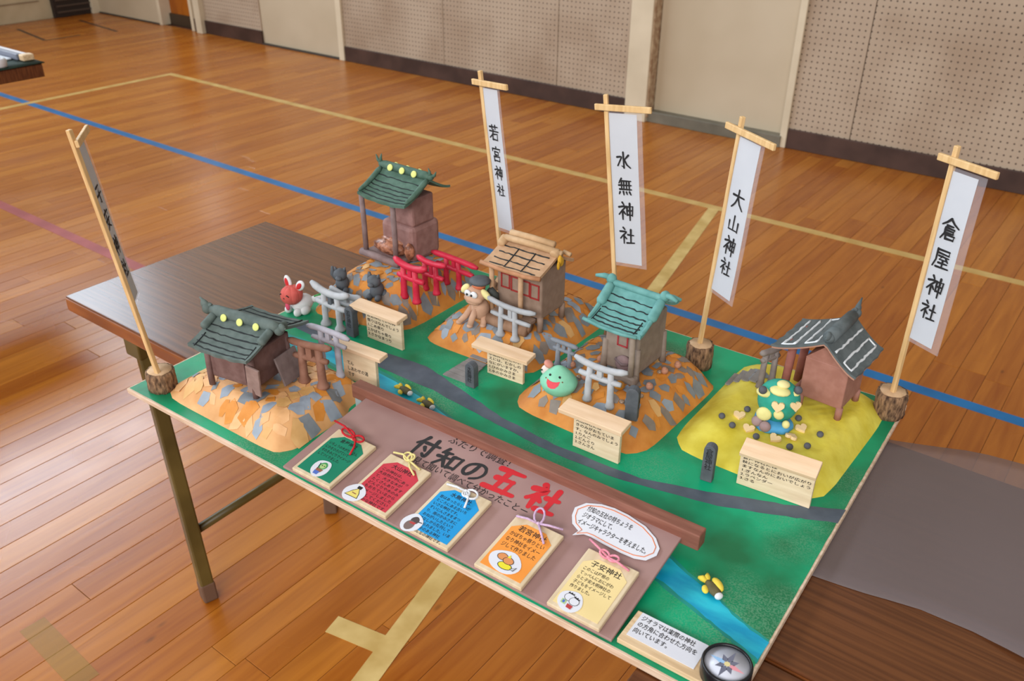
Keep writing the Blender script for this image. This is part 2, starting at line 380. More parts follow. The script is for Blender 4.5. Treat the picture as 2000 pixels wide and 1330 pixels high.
# ------------------------------------------------------------------ tables
def wood_grain(name, c1, c2, sx, sy, rough, coat=0):
    return noisy(name, c1, c2, 1.0, rough, .03, stretch=(sx, sy, 20), detail=6, coat=coat, lo=.38, hi=.62)
TTOP = wood_grain('table_laminate', rgb(82, 44, 22), rgb(104, 60, 31), 4, 150, .27)
TEDGE = wood_grain('table_edge_band', rgb(116, 60, 20), rgb(150, 84, 34), 6, 40, .35)
OLIVE = noisy('olive_metal', rgb(78, 64, 28), rgb(98, 82, 40), 8, .4, .02)
SHOE = plain('rubber_shoe', 104, 76, 58, .7)
def table(x, y, rz, L, D, z, label, legs):
    t = thing('folding_table', label, 'table', (x, y, 0), rz)
    mb = MB(); mb.box((L / 2, D / 2, z - .0025), (L - .004, D - .004, .005)); top = mb.build('tabletop', TTOP, t, bevel=.002)
    mb = MB(); mb.box((L / 2, D / 2, z - .0195), (L, D, .029)); mb.build('edge_band', TEDGE, top, bevel=.004)
    for lx, s in legs:
        fx = lx + s * .092
        for ly, fy in ((.022, -.005), (D - .05, D - .15)):
            a, b_ = Vector((lx, ly + .02, z - .034)), Vector((fx, fy + .02, 0.03))
            d = (b_ - a); Lg = d.length; mb = MB()
            Mx = Matrix.Translation(a) @ d.to_track_quat('-Z', 'Y').to_matrix().to_4x4()
            mb.box((0, 0, -Lg / 2), (.030, .034, Lg), M=Mx); lg = mb.build('leg', OLIVE, t, bevel=.004)
            mb = MB(); mb.box((0, 0, -Lg - .008), (.033, .037, .048), M=Mx); mb.build('rubber_foot', SHOE, lg, bevel=.004)
            mb = MB(); mb.box((lx, ly + .02, z - .06), (.05, .046, .06)); mb.build('bracket', OLIVE, lg, bevel=.003)
        mb = MB(); mb.tube([(lx + s * .068, .022, .175), (lx + s * .068, D - .12, .175)], .0105, 10); mb.build('stretcher', OLIVE, t)
        mb = MB(); mb.box((lx, D / 2, z - .055), (.03, D - .1, .03)); mb.build('apron_bar', plain('dark_iron', 40, 32, 24, .5), t)
    return t
TX, TY, TR = -1.7293, .7383, .0075
table(TX, TY, TR, 1.8, .529, .70, 'brown woodgrain folding table under the green diorama board', ((.19, 1), (1.6, -1)))
table(-.30, .2355, TR, 1.8, .51, .70, 'second woodgrain folding table just showing at the lower right edge', ((.35, 1), (1.6, -1)))
# far display at the left edge
t = thing('folding_table', 'distant display table with a dark green cloth at the left edge', 'table', (-4.085, -.12, 0), 0.0)
DG = noisy('dark_green_cloth', rgb(14, 34, 26), rgb(26, 50, 40), 30, .8, .1)
mb = MB(); mb.box((.265, .90, .744), (.52, 1.79, .05)); mb.build('tabletop', TTOP, t, bevel=.003)
mb = MB(); mb.slab(8, 20, lambda a, b_: (.536 * a - .003, 1.804 * b_ - .002, .774 + .0006 * math.sin(40 * b_)), .0035); mb.build('green_cloth', DG, t)
for ly in (.20, 1.02):
    for lx in (.06, .40):
        mb = MB(); mb.box((lx, ly, .36), (.03, .03, .72)); mb.build('leg', OLIVE, t, bevel=.003)
t = thing('poster_board', 'white poster with grey bar lying on the distant green display table', 'poster', (-4.085, -.12, .7756))
mb = MB(); mb.prism([(.02, .10), (.45, .10), (.455, 1.40), (.43, 1.62), (.40, 1.742), (.02, 1.742)], 0, .006); mb.build('white_sheet', PAPER, t, bevel=.002)
mb = MB(); mb.box((.225, 1.758, .012), (.42, .024, .024)); mb.build('grey_bar', plain('grey_plastic_bar', 112, 116, 130, .4), t, bevel=.004)
mb = MB(); mb.box((.225, 1.785, .010), (.42, .024, .020)); mb.build('pale_frame', plain('pale_frame', 204, 200, 204, .5), t, bevel=.004)
mb = MB(); mb.box((.455, 1.775, .012), (.035, .045, .024)); mb.build('wooden_block', PINE, t, bevel=.004)
o = MB(); o.lathe([(.022, 0), (.026, .006), (.026, .026), (.022, .032), (.012, .033), (.012, .02)], 18)
o = o.build('tape_roll', plain('roll_white', 190, 188, 190, .5), loc=(-3.585, 1.53, .7755)); tag(o, 'small white tape roll on the front edge of the distant table', 'tape roll')

# frosted plastic sheet on the table
SHEET, nt, b = newmat('frosted_plastic'); b.inputs['Base Color'].default_value = rgb(128, 114, 114); b.inputs['Alpha'].default_value = .50; b.inputs['Roughness'].default_value = .38
b.inputs['Specular IOR Level'].default_value = .5
front = [(-.42, .88), (-.1835, .9125), (-.155, .917), (-.128, .922), (-.10, .929), (-.064, .937), (-.004, .939), (.032, .933), (.075, .925), (.20, .90), (.35, .885)]
back = [(-.42, 1.225), (-.196, 1.283), (-.16, 1.298), (-.126, 1.313), (-.10, 1.325), (-.07, 1.334), (-.02, 1.342), (.03, 1.345), (.10, 1.345), (.2, 1.34), (.35, 1.33)]
def shf(a, b_):
    k = a * (len(front) - 1); i = min(int(k), len(front) - 2); w = k - i
    p = Vector(front[i]).lerp(Vector(front[i + 1]), w); q = Vector(back[i]).lerp(Vector(back[i + 1]), w); s = p.lerp(q, b_)
    return (s.x, s.y, .7012 + .006 * sstep(.55, .85, a) * (1 - b_) + .0025 * sstep(.4, .8, a) * math.sin(b_ * 3.1))
mb = MB(); mb.slab(48, 14, shf, .0006)
tag(mb.build('plastic_sheet', SHEET), 'wavy translucent frosted plastic sheet lying on the table right of the diorama', 'plastic sheet')

# ------------------------------------------------------------------ diorama board
BW, BD, BROT, ZB = 1.1029, .7362, .0331, .712
BT = Matrix.Translation((-.7474, .9957, ZB)) @ Matrix.Rotation(BROT, 4, 'Z') @ Matrix.Translation((-BW / 2, -BD / 2, 0))
def B(u, v, h=0): return BT @ Vector((u, v, h))
def put(name, label, cat, u, v, h, yaw=0, group=None, tilt=0): return thing(name, label, cat, B(u, v, h), (tilt, 0, BROT + yaw), group)
def grass_mat():
    m, nt, b = newmat('green_poster_paint')
    tc = N(nt, 'ShaderNodeTexCoord')
    def nz(sc, det, lo, hi, c1, c2):
        n = N(nt, 'ShaderNodeTexNoise'); n.inputs['Scale'].default_value = sc; n.inputs['Detail'].default_value = det; nt.links.new(tc.outputs['Object'], n.inputs['Vector'])
        r_ = N(nt, 'ShaderNodeValToRGB'); r_.color_ramp.elements[0].position = lo; r_.color_ramp.elements[1].position = hi; r_.color_ramp.elements[0].color = c1; r_.color_ramp.elements[1].color = c2
        nt.links.new(n.outputs[0], r_.inputs[0]); return r_.outputs[0]
    base = nz(7, 4, .32, .58, rgb(22, 108, 68), rgb(4, 162, 114))
    msk = nz(5, 8, .50, .70, (0, 0, 0, 1), (1, 1, 1, 1))
    spk = nz(420, 2, .42, .6, (0, 0, 0, 1), (1, 1, 1, 1))
    mu = N(nt, 'ShaderNodeMath'); mu.operation = 'MULTIPLY'; nt.links.new(msk, mu.inputs[0]); nt.links.new(spk, mu.inputs[1])
    m2 = N(nt, 'ShaderNodeMath'); m2.operation = 'MULTIPLY'; m2.inputs[1].default_value = .75; nt.links.new(mu.outputs[0], m2.inputs[0])
    mx = N(nt, 'ShaderNodeMix'); mx.data_type = 'RGBA'; nt.links.new(m2.outputs[0], mx.inputs[0]); nt.links.new(base, mx.inputs[6]); mx.inputs[7].default_value = rgb(120, 164, 132)
    nt.links.new(mx.outputs[2], b.inputs['Base Color']); b.inputs['Roughness'].default_value = .42; b.inputs['Specular IOR Level'].default_value = .35
    n = N(nt, 'ShaderNodeTexNoise'); n.inputs['Scale'].default_value = 160; nt.links.new(tc.outputs['Object'], n.inputs['Vector'])
    bp = N(nt, 'ShaderNodeBump'); bp.inputs['Strength'].default_value = .15; bp.inputs['Distance'].default_value = .001; nt.links.new(n.outputs[0], bp.inputs['Height']); nt.links.new(bp.outputs[0], b.inputs['Normal'])
    return m
board = put('diorama_board', 'plywood board painted green with a grey road and blue river', 'board', 0, 0, -.012)
mb = MB(); mb.box((BW / 2, BD / 2, .0070), (BW, BD, .0100)); mb.build('plywood_base', PLY, board, bevel=.001)
def ragged(x0, y0, x1, y1, n, amp):
    out = []
    for (a, b_), (c, d) in zip(((x0, y0), (x1, y0), (x1, y1), (x0, y1)), ((x1, y0), (x1, y1), (x0, y1), (x0, y0))):
        for i in range(n): t = i / n; out.append((a + (c - a) * t + rnd.uniform(-amp, amp), b_ + (d - b_) * t + rnd.uniform(-amp, amp)))
    return out
mb = MB(); mb.prism(ragged(.004, .0035, BW - .0035, BD - .003, 60, .0003), .0117, .0124); mb.build('green_paint', grass_mat(), board)
def band(pts_a, pts_b, n=60, amp=.0012, z0=.0118, z1=.0126):
    def samp(P, t):
        k = t * (len(P) - 1); i = min(int(k), len(P) - 2); w = k - i; w = w * w * (3 - 2 * w) * .5 + w * .5
        return (P[i][0] + (P[i + 1][0] - P[i][0]) * w + rnd.uniform(-amp, amp), P[i][1] + (P[i + 1][1] - P[i][1]) * w + rnd.uniform(-amp, amp))
    A = [samp(pts_a, i / n) for i in range(n + 1)]; Bv = [samp(pts_b, i / n) for i in range(n + 1)]
    mb = MB(); vs = [(x, y, z1) for x, y in A + Bv] + [(x, y, z0) for x, y in A + Bv]; m = n + 1; fs = []
    for i in range(n):
        fs.append((i, m + i, m + i + 1, i + 1)); fs.append((i, i + 1, 2 * m + i + 1, 2 * m + i)); fs.append((m + i, 3 * m + i, 3 * m + i + 1, m + i + 1))
    return mb.add(vs, fs)
ROAD = noisy('grey_road_paint', rgb(74, 84, 96), rgb(90, 100, 112), 25, .5, .08)
RIVER = noisy('blue_river_paint', rgb(6, 148, 188), rgb(40, 188, 210), 16, .35, .08, stretch=(1, 3, 1), detail=5)
RIV2 = noisy('turquoise_bank_paint', rgb(18, 132, 120), rgb(30, 150, 140), 18, .4, .05)
band([(.07, .345), (.151, .341), (.311, .352), (.373, .357), (.465, .334), (.572, .307), (.682, .294), (.831, .298), (.924, .329), (1.025, .367), (1.1, .407)],
     [(.07, .318), (.18, .312), (.251, .306), (.429, .303), (.558, .288), (.669, .276), (.797, .277), (.947, .307), (1.052, .35), (1.1, .372)]).build('grey_road', ROAD, board)
band([(.005, .30), (.081, .293), (.186, .305), (.331, .297), (.436, .28), (.541, .248), (.66, .222), (.80, .20), (.941, .179), (1.02, .147), (1.056, .131), (1.0995, .119)],
     [(.005, .262), (.073, .26), (.212, .26), (.306, .245), (.421, .218), (.50, .21), (.60, .18), (.80, .15), (.945, .126), (1.025, .103), (1.063, .091), (1.0995, .078)], z1=.01254).build('turquoise_bank', RIV2, board)
band([(.005, .29), (.081, .285), (.186, .297), (.331, .29), (.436, .273), (.541, .243), (.66, .217), (.80, .195), (.941, .173), (1.02, .144), (1.056, .127), (1.0995, .114)],
     [(.005, .272), (.073, .268), (.212, .268), (.306, .255), (.421, .23), (.50, .22), (.60, .19), (.80, .155), (.952, .13), (1.025, .107), (1.063, .096), (1.0995, .083)], z1=.01262).build('blue_river', RIVER, board)

# ------------------------------------------------------------------ hills
class Hill:
    def __init__(s, poly, H, slope=.45, rough=.0022, seed=1):
        s.H, s.slope, s.rough = H, slope, rough
        # rounded, resampled outline
        P = [Vector(p) for p in poly]
        for w_ in (.11, .14):
            Q = []
            for i in range(len(P)):
                a, b_ = P[i], P[(i + 1) % len(P)]; Q += [a * (1 - w_) + b_ * w_, a * w_ + b_ * (1 - w_)]
            P = Q
        s.P = P; s.c = sum(P, Vector((0, 0))) / len(P); s.seed = seed
    def rad(s, an):
        d = Vector((math.cos(an), math.sin(an))); best = .01
        n = len(s.P)
        for i in range(n):
            a, e = s.P[i] - s.c, s.P[(i + 1) % n] - s.P[i]
            den = d.x * e.y - d.y * e.x
            if abs(den) < 1e-12: continue
            t = (a.x * e.y - a.y * e.x) / den; w = (a.x * d.y - a.y * d.x) / den
            if t > 0 and -1e-6 <= w <= 1 + 1e-6: best = max(best, t)
        return best
    def lump(s, x, y):
        k = s.seed
        return s.rough * (math.sin(x * 97 + k) * math.cos(y * 83 + 2 * k) + .6 * math.sin(x * 210 + y * 160 + k) + .4 * math.sin(x * 330 - y * 290))
    def h(s, x, y):
        d = Vector((x, y)) - s.c; an = math.atan2(d.y, d.x); q = d.length / s.rad(an)
        if q >= 1: return 0
        t = min(1, (1 - q) / s.slope)
        return max(.0006, s.H * math.sin(math.pi / 2 * t) ** 1.15 + s.lump(x, y) * min(1, 3 * (1 - q)))
    def mound(s, name, mat, parent, n=84, k=22):
        mb = MB(); vs = []; fs = []
        for i in range(k + 1):
            q = 1 - (i / k) ** 1.0 * .985
            for j in range(n):
                an = 2 * math.pi * j / n; R = s.rad(an) * q; x, y = s.c.x + R * math.cos(an), s.c.y + R * math.sin(an)
                vs.append((x - s.c.x, y - s.c.y, s.h(x, y) if i else 0))
        for i in range(k):
            for j in range(n): fs.append((i * n + j, i * n + (j + 1) % n, (i + 1) * n + (j + 1) % n, (i + 1) * n + j))
        fs.append(tuple(range(k * n, k * n + n)))
        mb.add(vs, fs, True); return mb.build(name, mat, parent)
    def scrap(s, x, y, rx, ry, an, mat, parent, lift=.0007, name='paper_scrap'):
        n = rnd.choice((4, 5, 5, 6)); vs = []; ph = rnd.random() * 6
        rs = [rnd.uniform(.75, 1.15) for _ in range(n)]
        ring = []
        for i in range(n):
            a = ph + 2 * math.pi * i / n + rnd.uniform(-.2, .2)
            px, py = rx * rs[i] * math.cos(a), ry * rs[i] * math.sin(a)
            ring.append((px * math.cos(an) - py * math.sin(an), px * math.sin(an) + py * math.cos(an)))
        full = []
        for i in range(n):
            a, b_ = ring[i], ring[(i + 1) % n]; full += [a, ((a[0] + b_[0]) / 2, (a[1] + b_[1]) / 2)]
        def P(px, py): 
            X, Y = x + px, y + py; return (px, py, s.h(X, Y) + lift)
        vs = [P(0, 0)] + [P(a * .5, b_ * .5) for a, b_ in full] + [P(*q) for q in full]; m = len(full)
        fs = [(0, 1 + i, 1 + (i + 1) % m) for i in range(m)] + [(1 + i, 1 + m + i, 1 + m + (i + 1) % m, 1 + (i + 1) % m) for i in range(m)]
        mb = MB(); mb.add(vs, fs, True); o = mb.build(name, mat, parent, loc=(x - s.c.x, y - s.c.y, 0)); return o
H1 = Hill([(.056, .024), (.345, .022), (.366, .05), (.366, .160), (.350, .182), (.350, .238), (.06, .238)], .044, .42, .0009, seed=1)
H2 = Hill([(.036, .375), (.258, .42), (.262, .70), (.014, .70)], .070, .50, .0011, seed=2)
H3 = Hill([(.295, .425), (.540, .428), (.550, .70), (.50, .718), (.37, .718), (.354, .64), (.296, .60)], .047, .42, .0010, seed=3)
H4 = Hill([(.556, .343), (.808, .333), (.820, .595), (.795, .612), (.735, .62), (.635, .62), (.605, .600), (.556, .59)], .047, .42, .0010, seed=4)
H5 = Hill([(.824, .395), (1.068, .390), (1.083, .665), (1.06, .72), (.83, .725)], .029, .34, rough=.0008, seed=5)
ORANGE = noisy('orange_mache', rgb(190, 116, 42), rgb(212, 142, 66), 26, .6, .2, 90)
PEACH = noisy('peach_mache', rgb(206, 148, 92), rgb(226, 172, 116), 22, .6, .2, 90)
YHILL = noisy('yellow_mache', rgb(208, 188, 52), rgb(230, 216, 88), 22, .5, .35, 70, detail=4)
SC = [noisy('paper_grey', rgb(120, 126, 132), rgb(140, 146, 152), 30, .6, .1), noisy('paper_blue_grey', rgb(140, 150, 164), rgb(160, 170, 182), 30, .6, .1),
      noisy('paper_stone', rgb(124, 112, 104), rgb(146, 134, 124), 30, .6, .1), noisy('paper_peach', rgb(220, 166, 112), rgb(234, 184, 134), 30, .6, .1),
      noisy('paper_orange', rgb(204, 128, 44), rgb(220, 146, 64), 30, .6, .1), noisy('paper_tan', rgb(206, 158, 96), rgb(222, 176, 116), 30, .6, .1)]
def hill(H, name, label, mat, n, mix, seed, sz=(.008, .017)):
    t = put('papier_mache_hill', label, 'hill', H.c.x, H.c.y, .0004, group=None)
    H.mound('mound', mat, t)
    R = random.Random(seed); done = 0; used = []
    for _ in range(n * 12):
        if done >= n: break
        an = R.random() * 6.283; q = math.sqrt(R.random()) * .9; rr_ = H.rad(an) * q
        x, y = H.c.x + rr_ * math.cos(an), H.c.y + rr_ * math.sin(an)
        big = R.uniform(*sz)
        if any((x - a) ** 2 + (y - b_) ** 2 < (.95 * (big + c)) ** 2 * .36 for a, b_, c in used): continue
        used.append((x, y, big)); done += 1
        H.scrap(x, y, big, big * R.uniform(.5, .95), R.random() * 3.14, SC[R.choice(mix)], t, lift=.0005 + .0006 * R.random())
    return t
hill(H1, 'h1', 'peach and grey paper hill carrying the dark green roofed shrine', PEACH, 150, (0, 1, 1, 3, 3, 5, 5, 4, 4, 3), 11, (.011, .020))
hill(H2, 'h2', 'orange and grey paper hill with three red gateways', ORANGE, 130, (0, 2, 0, 4, 5, 1, 0, 2, 0, 4, 2, 0), 12, (.010, .019))
hill(H3, 'h3', 'orange and grey paper hill carrying the tan shrine', ORANGE, 130, (0, 2, 0, 4, 5, 1, 0, 2, 0, 4, 2, 0), 13, (.010, .019))
hill(H4, 'h4', 'orange and grey paper hill carrying the teal roofed shrine', ORANGE, 130, (0, 2, 0, 4, 5, 1, 0, 2, 0, 4, 2, 0), 14, (.010, .019))
t5 = put('papier_mache_hill', 'bright yellow paper hill at the right end of the board', 'hill', H5.c.x, H5.c.y, .0004)
H5.mound('mound', YHILL, t5)
for k, (x, y) in enumerate(((.862, .645), (.872, .62), (.884, .64))): H5.scrap(x, y, .016, .011, .5 + k, SC[0], t5, .0012)
def HH(H, u, v): return H.h(u, v) + .0004

# ------------------------------------------------------------------ lettering
def glyphs(name, s, size, mat, parent, Mx, bold=0, align='LEFT', line=1.0, res=2, sx=1.0, shear=0, label=None, space=1.0, fit=None):
    c = bpy.data.curves.new(name, 'FONT'); c.body = s; c.size = size; c.resolution_u = res; c.offset = bold; c.align_x = align
    c.space_line = line; c.space_character = space; c.shear = shear; c.fill_mode = 'FRONT'
    o = bpy.data.objects.new(name, c); COL.objects.link(o)
    me = bpy.data.meshes.new_from_object(o.evaluated_get(bpy.context.evaluated_depsgraph_get()))
    bpy.data.objects.remove(o); bpy.data.curves.remove(c)
    if fit:      # squeeze the block of text into a box hanging from its top left corner
        xs = [v.co.x for v in me.vertices]; ys = [v.co.y for v in me.vertices]
        kx, ky = fit[0] / (max(xs) - min(xs)), fit[1] / (max(ys) - min(ys))
        me.transform(Matrix.Diagonal((kx, ky, 1, 1)) @ Matrix.Translation((-min(xs), -max(ys), 0)))
    me.transform(Mx @ Matrix.Diagonal((sx, 1, 1, 1))); me.materials.clear(); me.materials.append(mat); me.name = name
    q = bpy.data.objects.new(name, me); COL.objects.link(q); q.parent = parent
    if label: q['label'] = label
    return q
def T(x, y, z): return Matrix.Translation((x, y, z))
SHI = [[(28,4),(38,16)],[(8,30),(48,26),(28,50),(8,70)],[(30,48),(30,98)],[(34,55),(48,68)]]
STROKES = {
'付': [[(32,5),(22,28),(6,48)],[(22,30),(22,98)],[(38,35),(98,30)],[(75,5),(77,80),(72,94),(58,84)],[(48,52),(58,68)]],
'知': [[(22,5),(8,32)],[(18,25),(48,22)],[(5,50),(52,46)],[(30,24),(28,60),(6,95)],[(32,58),(52,88)],[(62,30),(64,88)],[(62,30),(96,27),(93,86)],[(64,82),(94,80)]],
'の': [[(54,20),(46,58),(30,84),(14,76),(10,54),(24,30),(54,14),(82,22),(94,48),(84,76),(56,95)]],
'五': [[(15,12),(85,8)],[(46,12),(36,90)],[(22,48),(74,44),(70,90)],[(4,92),(97,88)]],
'社': SHI + [[(58,45),(94,42)],[(76,10),(76,90)],[(50,92),(99,89)]],
'神': SHI + [[(58,25),(58,72)],[(58,25),(92,23),(92,72)],[(58,47),(92,46)],[(58,70),(92,69)],[(75,5),(75,99)]],
'水': [[(50,4),(50,88),(40,80)],[(10,30),(38,28),(28,52),(10,78)],[(82,18),(54,45)],[(54,42),(72,68),(95,88)]],
'無': [[(28,4),(10,32)],[(20,18),(92,15)],[(8,42),(95,40)],[(14,66),(95,64)],[(28,18),(28,66)],[(45,18),(45,66)],[(62,16),(62,66)],[(80,16),(80,66)],[(18,80),(10,96)],[(40,80),(42,95)],[(60,80),(64,95)],[(82,78),(92,95)]],
'大': [[(8,35),(94,32)],[(50,4),(48,40),(32,70),(8,96)],[(50,38),(68,68),(96,94)]],
'山': [[(50,6),(50,85)],[(12,40),(12,86),(90,84)],[(90,38),(90,90)]],
'倉': [[(50,3),(30,22),(5,38)],[(50,3),(70,20),(96,36)],[(34,36),(68,35)],[(28,46),(26,75),(10,98)],[(28,46),(75,45),(74,68)],[(28,57),(74,56)],[(28,68),(74,67)],[(36,78),(36,97)],[(36,78),(82,77),(80,97)],[(36,95),(82,94)]],
'屋': [[(16,8),(86,6),(85,24)],[(18,24),(85,23)],[(16,8),(14,60),(4,96)],[(28,38),(88,36)],[(50,38),(36,55),(80,52)],[(70,44),(84,58)],[(34,72),(84,70)],[(58,58),(58,92)],[(24,94),(95,91)]],
'若': [[(8,16),(94,14)],[(34,4),(34,28)],[(66,4),(66,28)],[(6,42),(95,40)],[(48,28),(38,58),(6,82)],[(36,58),(36,96)],[(36,58),(84,57),(82,96)],[(36,92),(82,91)]],
'宮': [[(50,2),(50,14)],[(10,16),(8,32)],[(10,16),(92,15),(88,30)],[(32,34),(32,56)],[(32,34),(70,33),(70,55)],[(32,54),(70,53)],[(48,55),(42,66)],[(22,66),(24,98)],[(22,66),(82,65),(80,98)],[(24,94),(80,93)]],
'子': [[(18,10),(80,8),(52,38)],[(52,36),(54,90),(40,84)],[(6,50),(95,48)]],
'安': [[(50,2),(50,14)],[(10,18),(8,34)],[(10,18),(92,16),(88,32)],[(46,30),(28,68),(84,96)],[(74,52),(56,78),(14,97)],[(6,54),(96,52)]],
}
def brush(ch, size, wd, mat, parent, Mx, seed=0, bx=1.0):
    R = random.Random(ord(ch) + seed); mb = MB(); k = 0
    for st in STROKES[ch]:
        P = [Vector(((x + R.uniform(-2, 2)) / 100 * size * bx, (100 - y + R.uniform(-2, 2)) / 100 * size)) for x, y in st]
        if len(P) > 3:      # smooth long curves
            Q = P; P = []
            for i in range(len(Q) - 1):
                a, b_, c, d = Q[max(i - 1, 0)], Q[i], Q[i + 1], Q[min(i + 2, len(Q) - 1)]
                for t in (0, .33, .66): P.append(.5 * ((2 * b_) + (c - a) * t + (2 * a - 5 * b_ + 4 * c - d) * t * t + (3 * b_ - a - 3 * c + d) * t ** 3))
            P.append(Q[-1])
        z = k * 4e-6; k += 1; n = len(P); L = []; Rr = []
        for i in range(n):
            t = P[min(i + 1, n - 1)] - P[max(i - 1, 0)]; t.normalize(); nn = Vector((-t.y, t.x)); q = i / (n - 1)
            w = wd / 2 * (1.12 - .38 * q) * R.uniform(.92, 1.08); L.append(P[i] + nn * w); Rr.append(P[i] - nn * w)
            if i in (0, n - 1):
                c = [P[i] + Vector((math.cos(a), math.sin(a))) * w for a in [2 * math.pi * j / 8 for j in range(8)]]; mb.flat([tuple(p) for p in c], z + 2e-6, M=Mx)
            elif n <= 3:
                c = [P[i] + Vector((math.cos(a), math.sin(a))) * w for a in [2 * math.pi * j / 8 for j in range(8)]]; mb.flat([tuple(p) for p in c], z + 2e-6, M=Mx)
        mb.add([(p.x, p.y, z) for p in L + Rr], [(n + i, n + i + 1, i + 1, i) for i in range(n - 1)], M=Mx)
    return mb.build('brush_character', mat, parent)
UP = Matrix.Rotation(math.pi / 2, 4, 'X')     # text standing upright, read from -y

# ------------------------------------------------------------------ title sign with sloping panel
TILT = math.atan2(.025, .18)
MAUVE = noisy('mauve_board', rgb(150, 116, 112), rgb(166, 132, 126), 10, .62, .05)
RBROWN = noisy('reddish_brown_wood', rgb(124, 76, 62), rgb(142, 92, 76), 14, .55, .06, stretch=(1, 8, 8))
U0 = .385
sign = put('title_sign', 'sloping mauve title sign with brown top bar at the front of the board', 'sign', U0, .010, .0006)
MT = Matrix.Rotation(TILT, 4, 'X')
mb = MB(); mb.box((.282, .089, -.0008), (.564, .186, .0045), M=T(0, 0, .003) @ MT); mb.build('mauve_panel', MAUVE, sign, bevel=.001)
mb = MB(); mb.box((.279, .187, .0315), (.619, .021, .025)); mb.build('top_bar', RBROWN, sign, bevel=.0015)
for x in (.02, .28, .545):
    mb = MB(); mb.add([(x - .008, .10, .0), (x + .008, .10, 0), (x + .008, .176, 0), (x - .008, .176, 0), (x - .008, .10, .012), (x + .008, .10, .012), (x + .008, .176, .0225), (x - .008, .176, .0225)],
        [(3, 2, 1, 0), (4, 5, 6, 7), (0, 1, 5, 4), (1, 2, 6, 5), (2, 3, 7, 6), (3, 0, 4, 7)]); mb.build('support_block', PINE, sign)
for x in (-.02,):
    mb = MB(); mb.box((x, .187, .0098), (.014, .016, .0186)); mb.build('bar_foot', plain('pale_blue_foam', 150, 166, 170, .7), sign)
RED = plain('red_marker', 200, 34, 44, .6)
PT = T(-U0, 0, .003) @ MT @ T(0, 0, .0021)      # (u, t) on the panel face, relative to the sign
def ptext(s, u, t, size, mat, bold=0, rot=0, **kw):
    return glyphs('lettering', s, size, mat, sign, T(-U0, 0, 0) @ T(0, 0, .003) @ MT @ T(u, t, .0018) @ Matrix.Rotation(rot, 4, 'Z'), bold, **kw)
INKB = plain('black_marker', 38, 36, 38, .55)
for ch, u, t, sz in (('付', .525, .121, .046), ('知', .572, .117, .045), ('の', .620, .120, .043)): brush(ch, sz * .92, sz * .135, INKB, sign, T(-U0, 0, .003) @ MT @ T(u, t - .002, .0018))
for ch, u, t, sz in (('五', .665, .119, .056), ('社', .730, .120, .056)): brush(ch, sz * .92, sz * .17, RED, sign, T(-U0, 0, .003) @ MT @ T(u, t - .002, .0018))
ptext('ふたりで調査！', .566, .166, .0175, INK, 0, rot=.03)
ptext('見て聞いて調べて分かったことー', .546, .105, .0148, INK, 0, rot=.0, sx=.93)

# plaques ------------------------------------------------------------
def ellipse(cx, cy, rx, ry, n=24, wob=.05, seed=0):
    R = random.Random(seed); ph = R.random() * 6
    return [(cx + rx * (1 + wob * math.sin(2 * a + ph)) * math.cos(a), cy + ry * (1 + wob * math.cos(3 * a + ph)) * math.sin(a)) for a in [2 * math.pi * i / n for i in range(n)]]
def C(name, r, g, b): return plain(name, r, g, b, .6)
WOODP = noisy('pale_plaque_wood', rgb(206, 184, 150), rgb(222, 202, 172), 18, .6, .06, stretch=(5, 1, 1))
def plaque(label, u0, u1, colr, title, body, tsz, bsz, cord, sticker, draw, bow, tcol=INK, by=.069):
    w = u1 - u0; t = put('wooden_plaque', label, 'plaque', u0, .010, .0036 + .0022, tilt=TILT, group=None)
    mb = MB(); mb.box((w / 2, .046, .0034), (w, .100, .0066)); mb.build('wooden_board', WOODP, t, bevel=.0012)
    a = .0055; x0, x1, y0, y1 = a, w - a, .002, .086; cx = .016
    mb = MB(); mb.prism([(x0, y0), (x1, y0), (x1, y1 - cx * .8), (x1 - cx, y1), (x0 + cx, y1), (x0, y1 - cx * .8)], .0066, .0071)
    pc = mb.build('coloured_paper', colr, t)
    glyphs('lettering', title, tsz, tcol, t, T(w / 2 - tsz * 2, y1 - .0045, .0073), .00008, line=1.0, fit=(tsz * 4.1, tsz * .95))
    glyphs('lettering', '\n'.join(body), bsz, tcol, t, T(x0 + .005, by, .0073), .00004, line=1.25, fit=(x1 - x0 - .010, bsz * len(body) * 1.02))
    sx, sy, rx, ry = sticker
    mb = MB(); mb.prism(ellipse(sx - u0, sy, rx, ry, 26, .06, int(u0 * 1000)), .0071, .0077); st = mb.build('round_sticker', CARD, t)
    for i, (poly, mt) in enumerate(draw):
        mb = MB(); mb.flat([(sx - u0 + x * rx, sy + y * ry) for x, y in poly], .00785 + i * .00006); mb.build('drawing', mt, st)
    # cord with a bow
    bx, byy = bow[0] - u0, bow[1]; z = .0090; r_ = .0016
    def loopc(sg, L, wd, an):
        pts = []
        for i in range(13):
            q = math.pi * 2 * i / 12; x = sg * L * (.5 - .5 * math.cos(q)); y = wd * math.sin(q)
            pts.append((bx + x * math.cos(an) - y * math.sin(an), byy + x * math.sin(an) + y * math.cos(an), z + .0025 * math.sin(q / 2)))
        return pts
    kn = MB()
    for sg, L, wd, an in bow[2]: kn.tube(loopc(sg, L, wd, an), r_, 7)
    for pts in bow[3]: kn.tube([(bx + x, byy + y, z + zz) for x, y, zz in pts], r_, 7)
    kn.ball((bx, byy, z + .001), (.0028, .0026, .002), 10, 7)
    kn.build('cord_bow', cord, t)
    return t
OUT = INK
def head(x, y, r, n=14): return ellipse(x, y, r, r, n, .04, 3)
CORD = lambda n, r, g, b: noisy('cord_' + n, rgb(r - 12, max(g - 12, 0), max(b - 12, 0)), rgb(min(r + 8, 255), min(g + 8, 255), min(b + 8, 255)), 400, .8, .3)
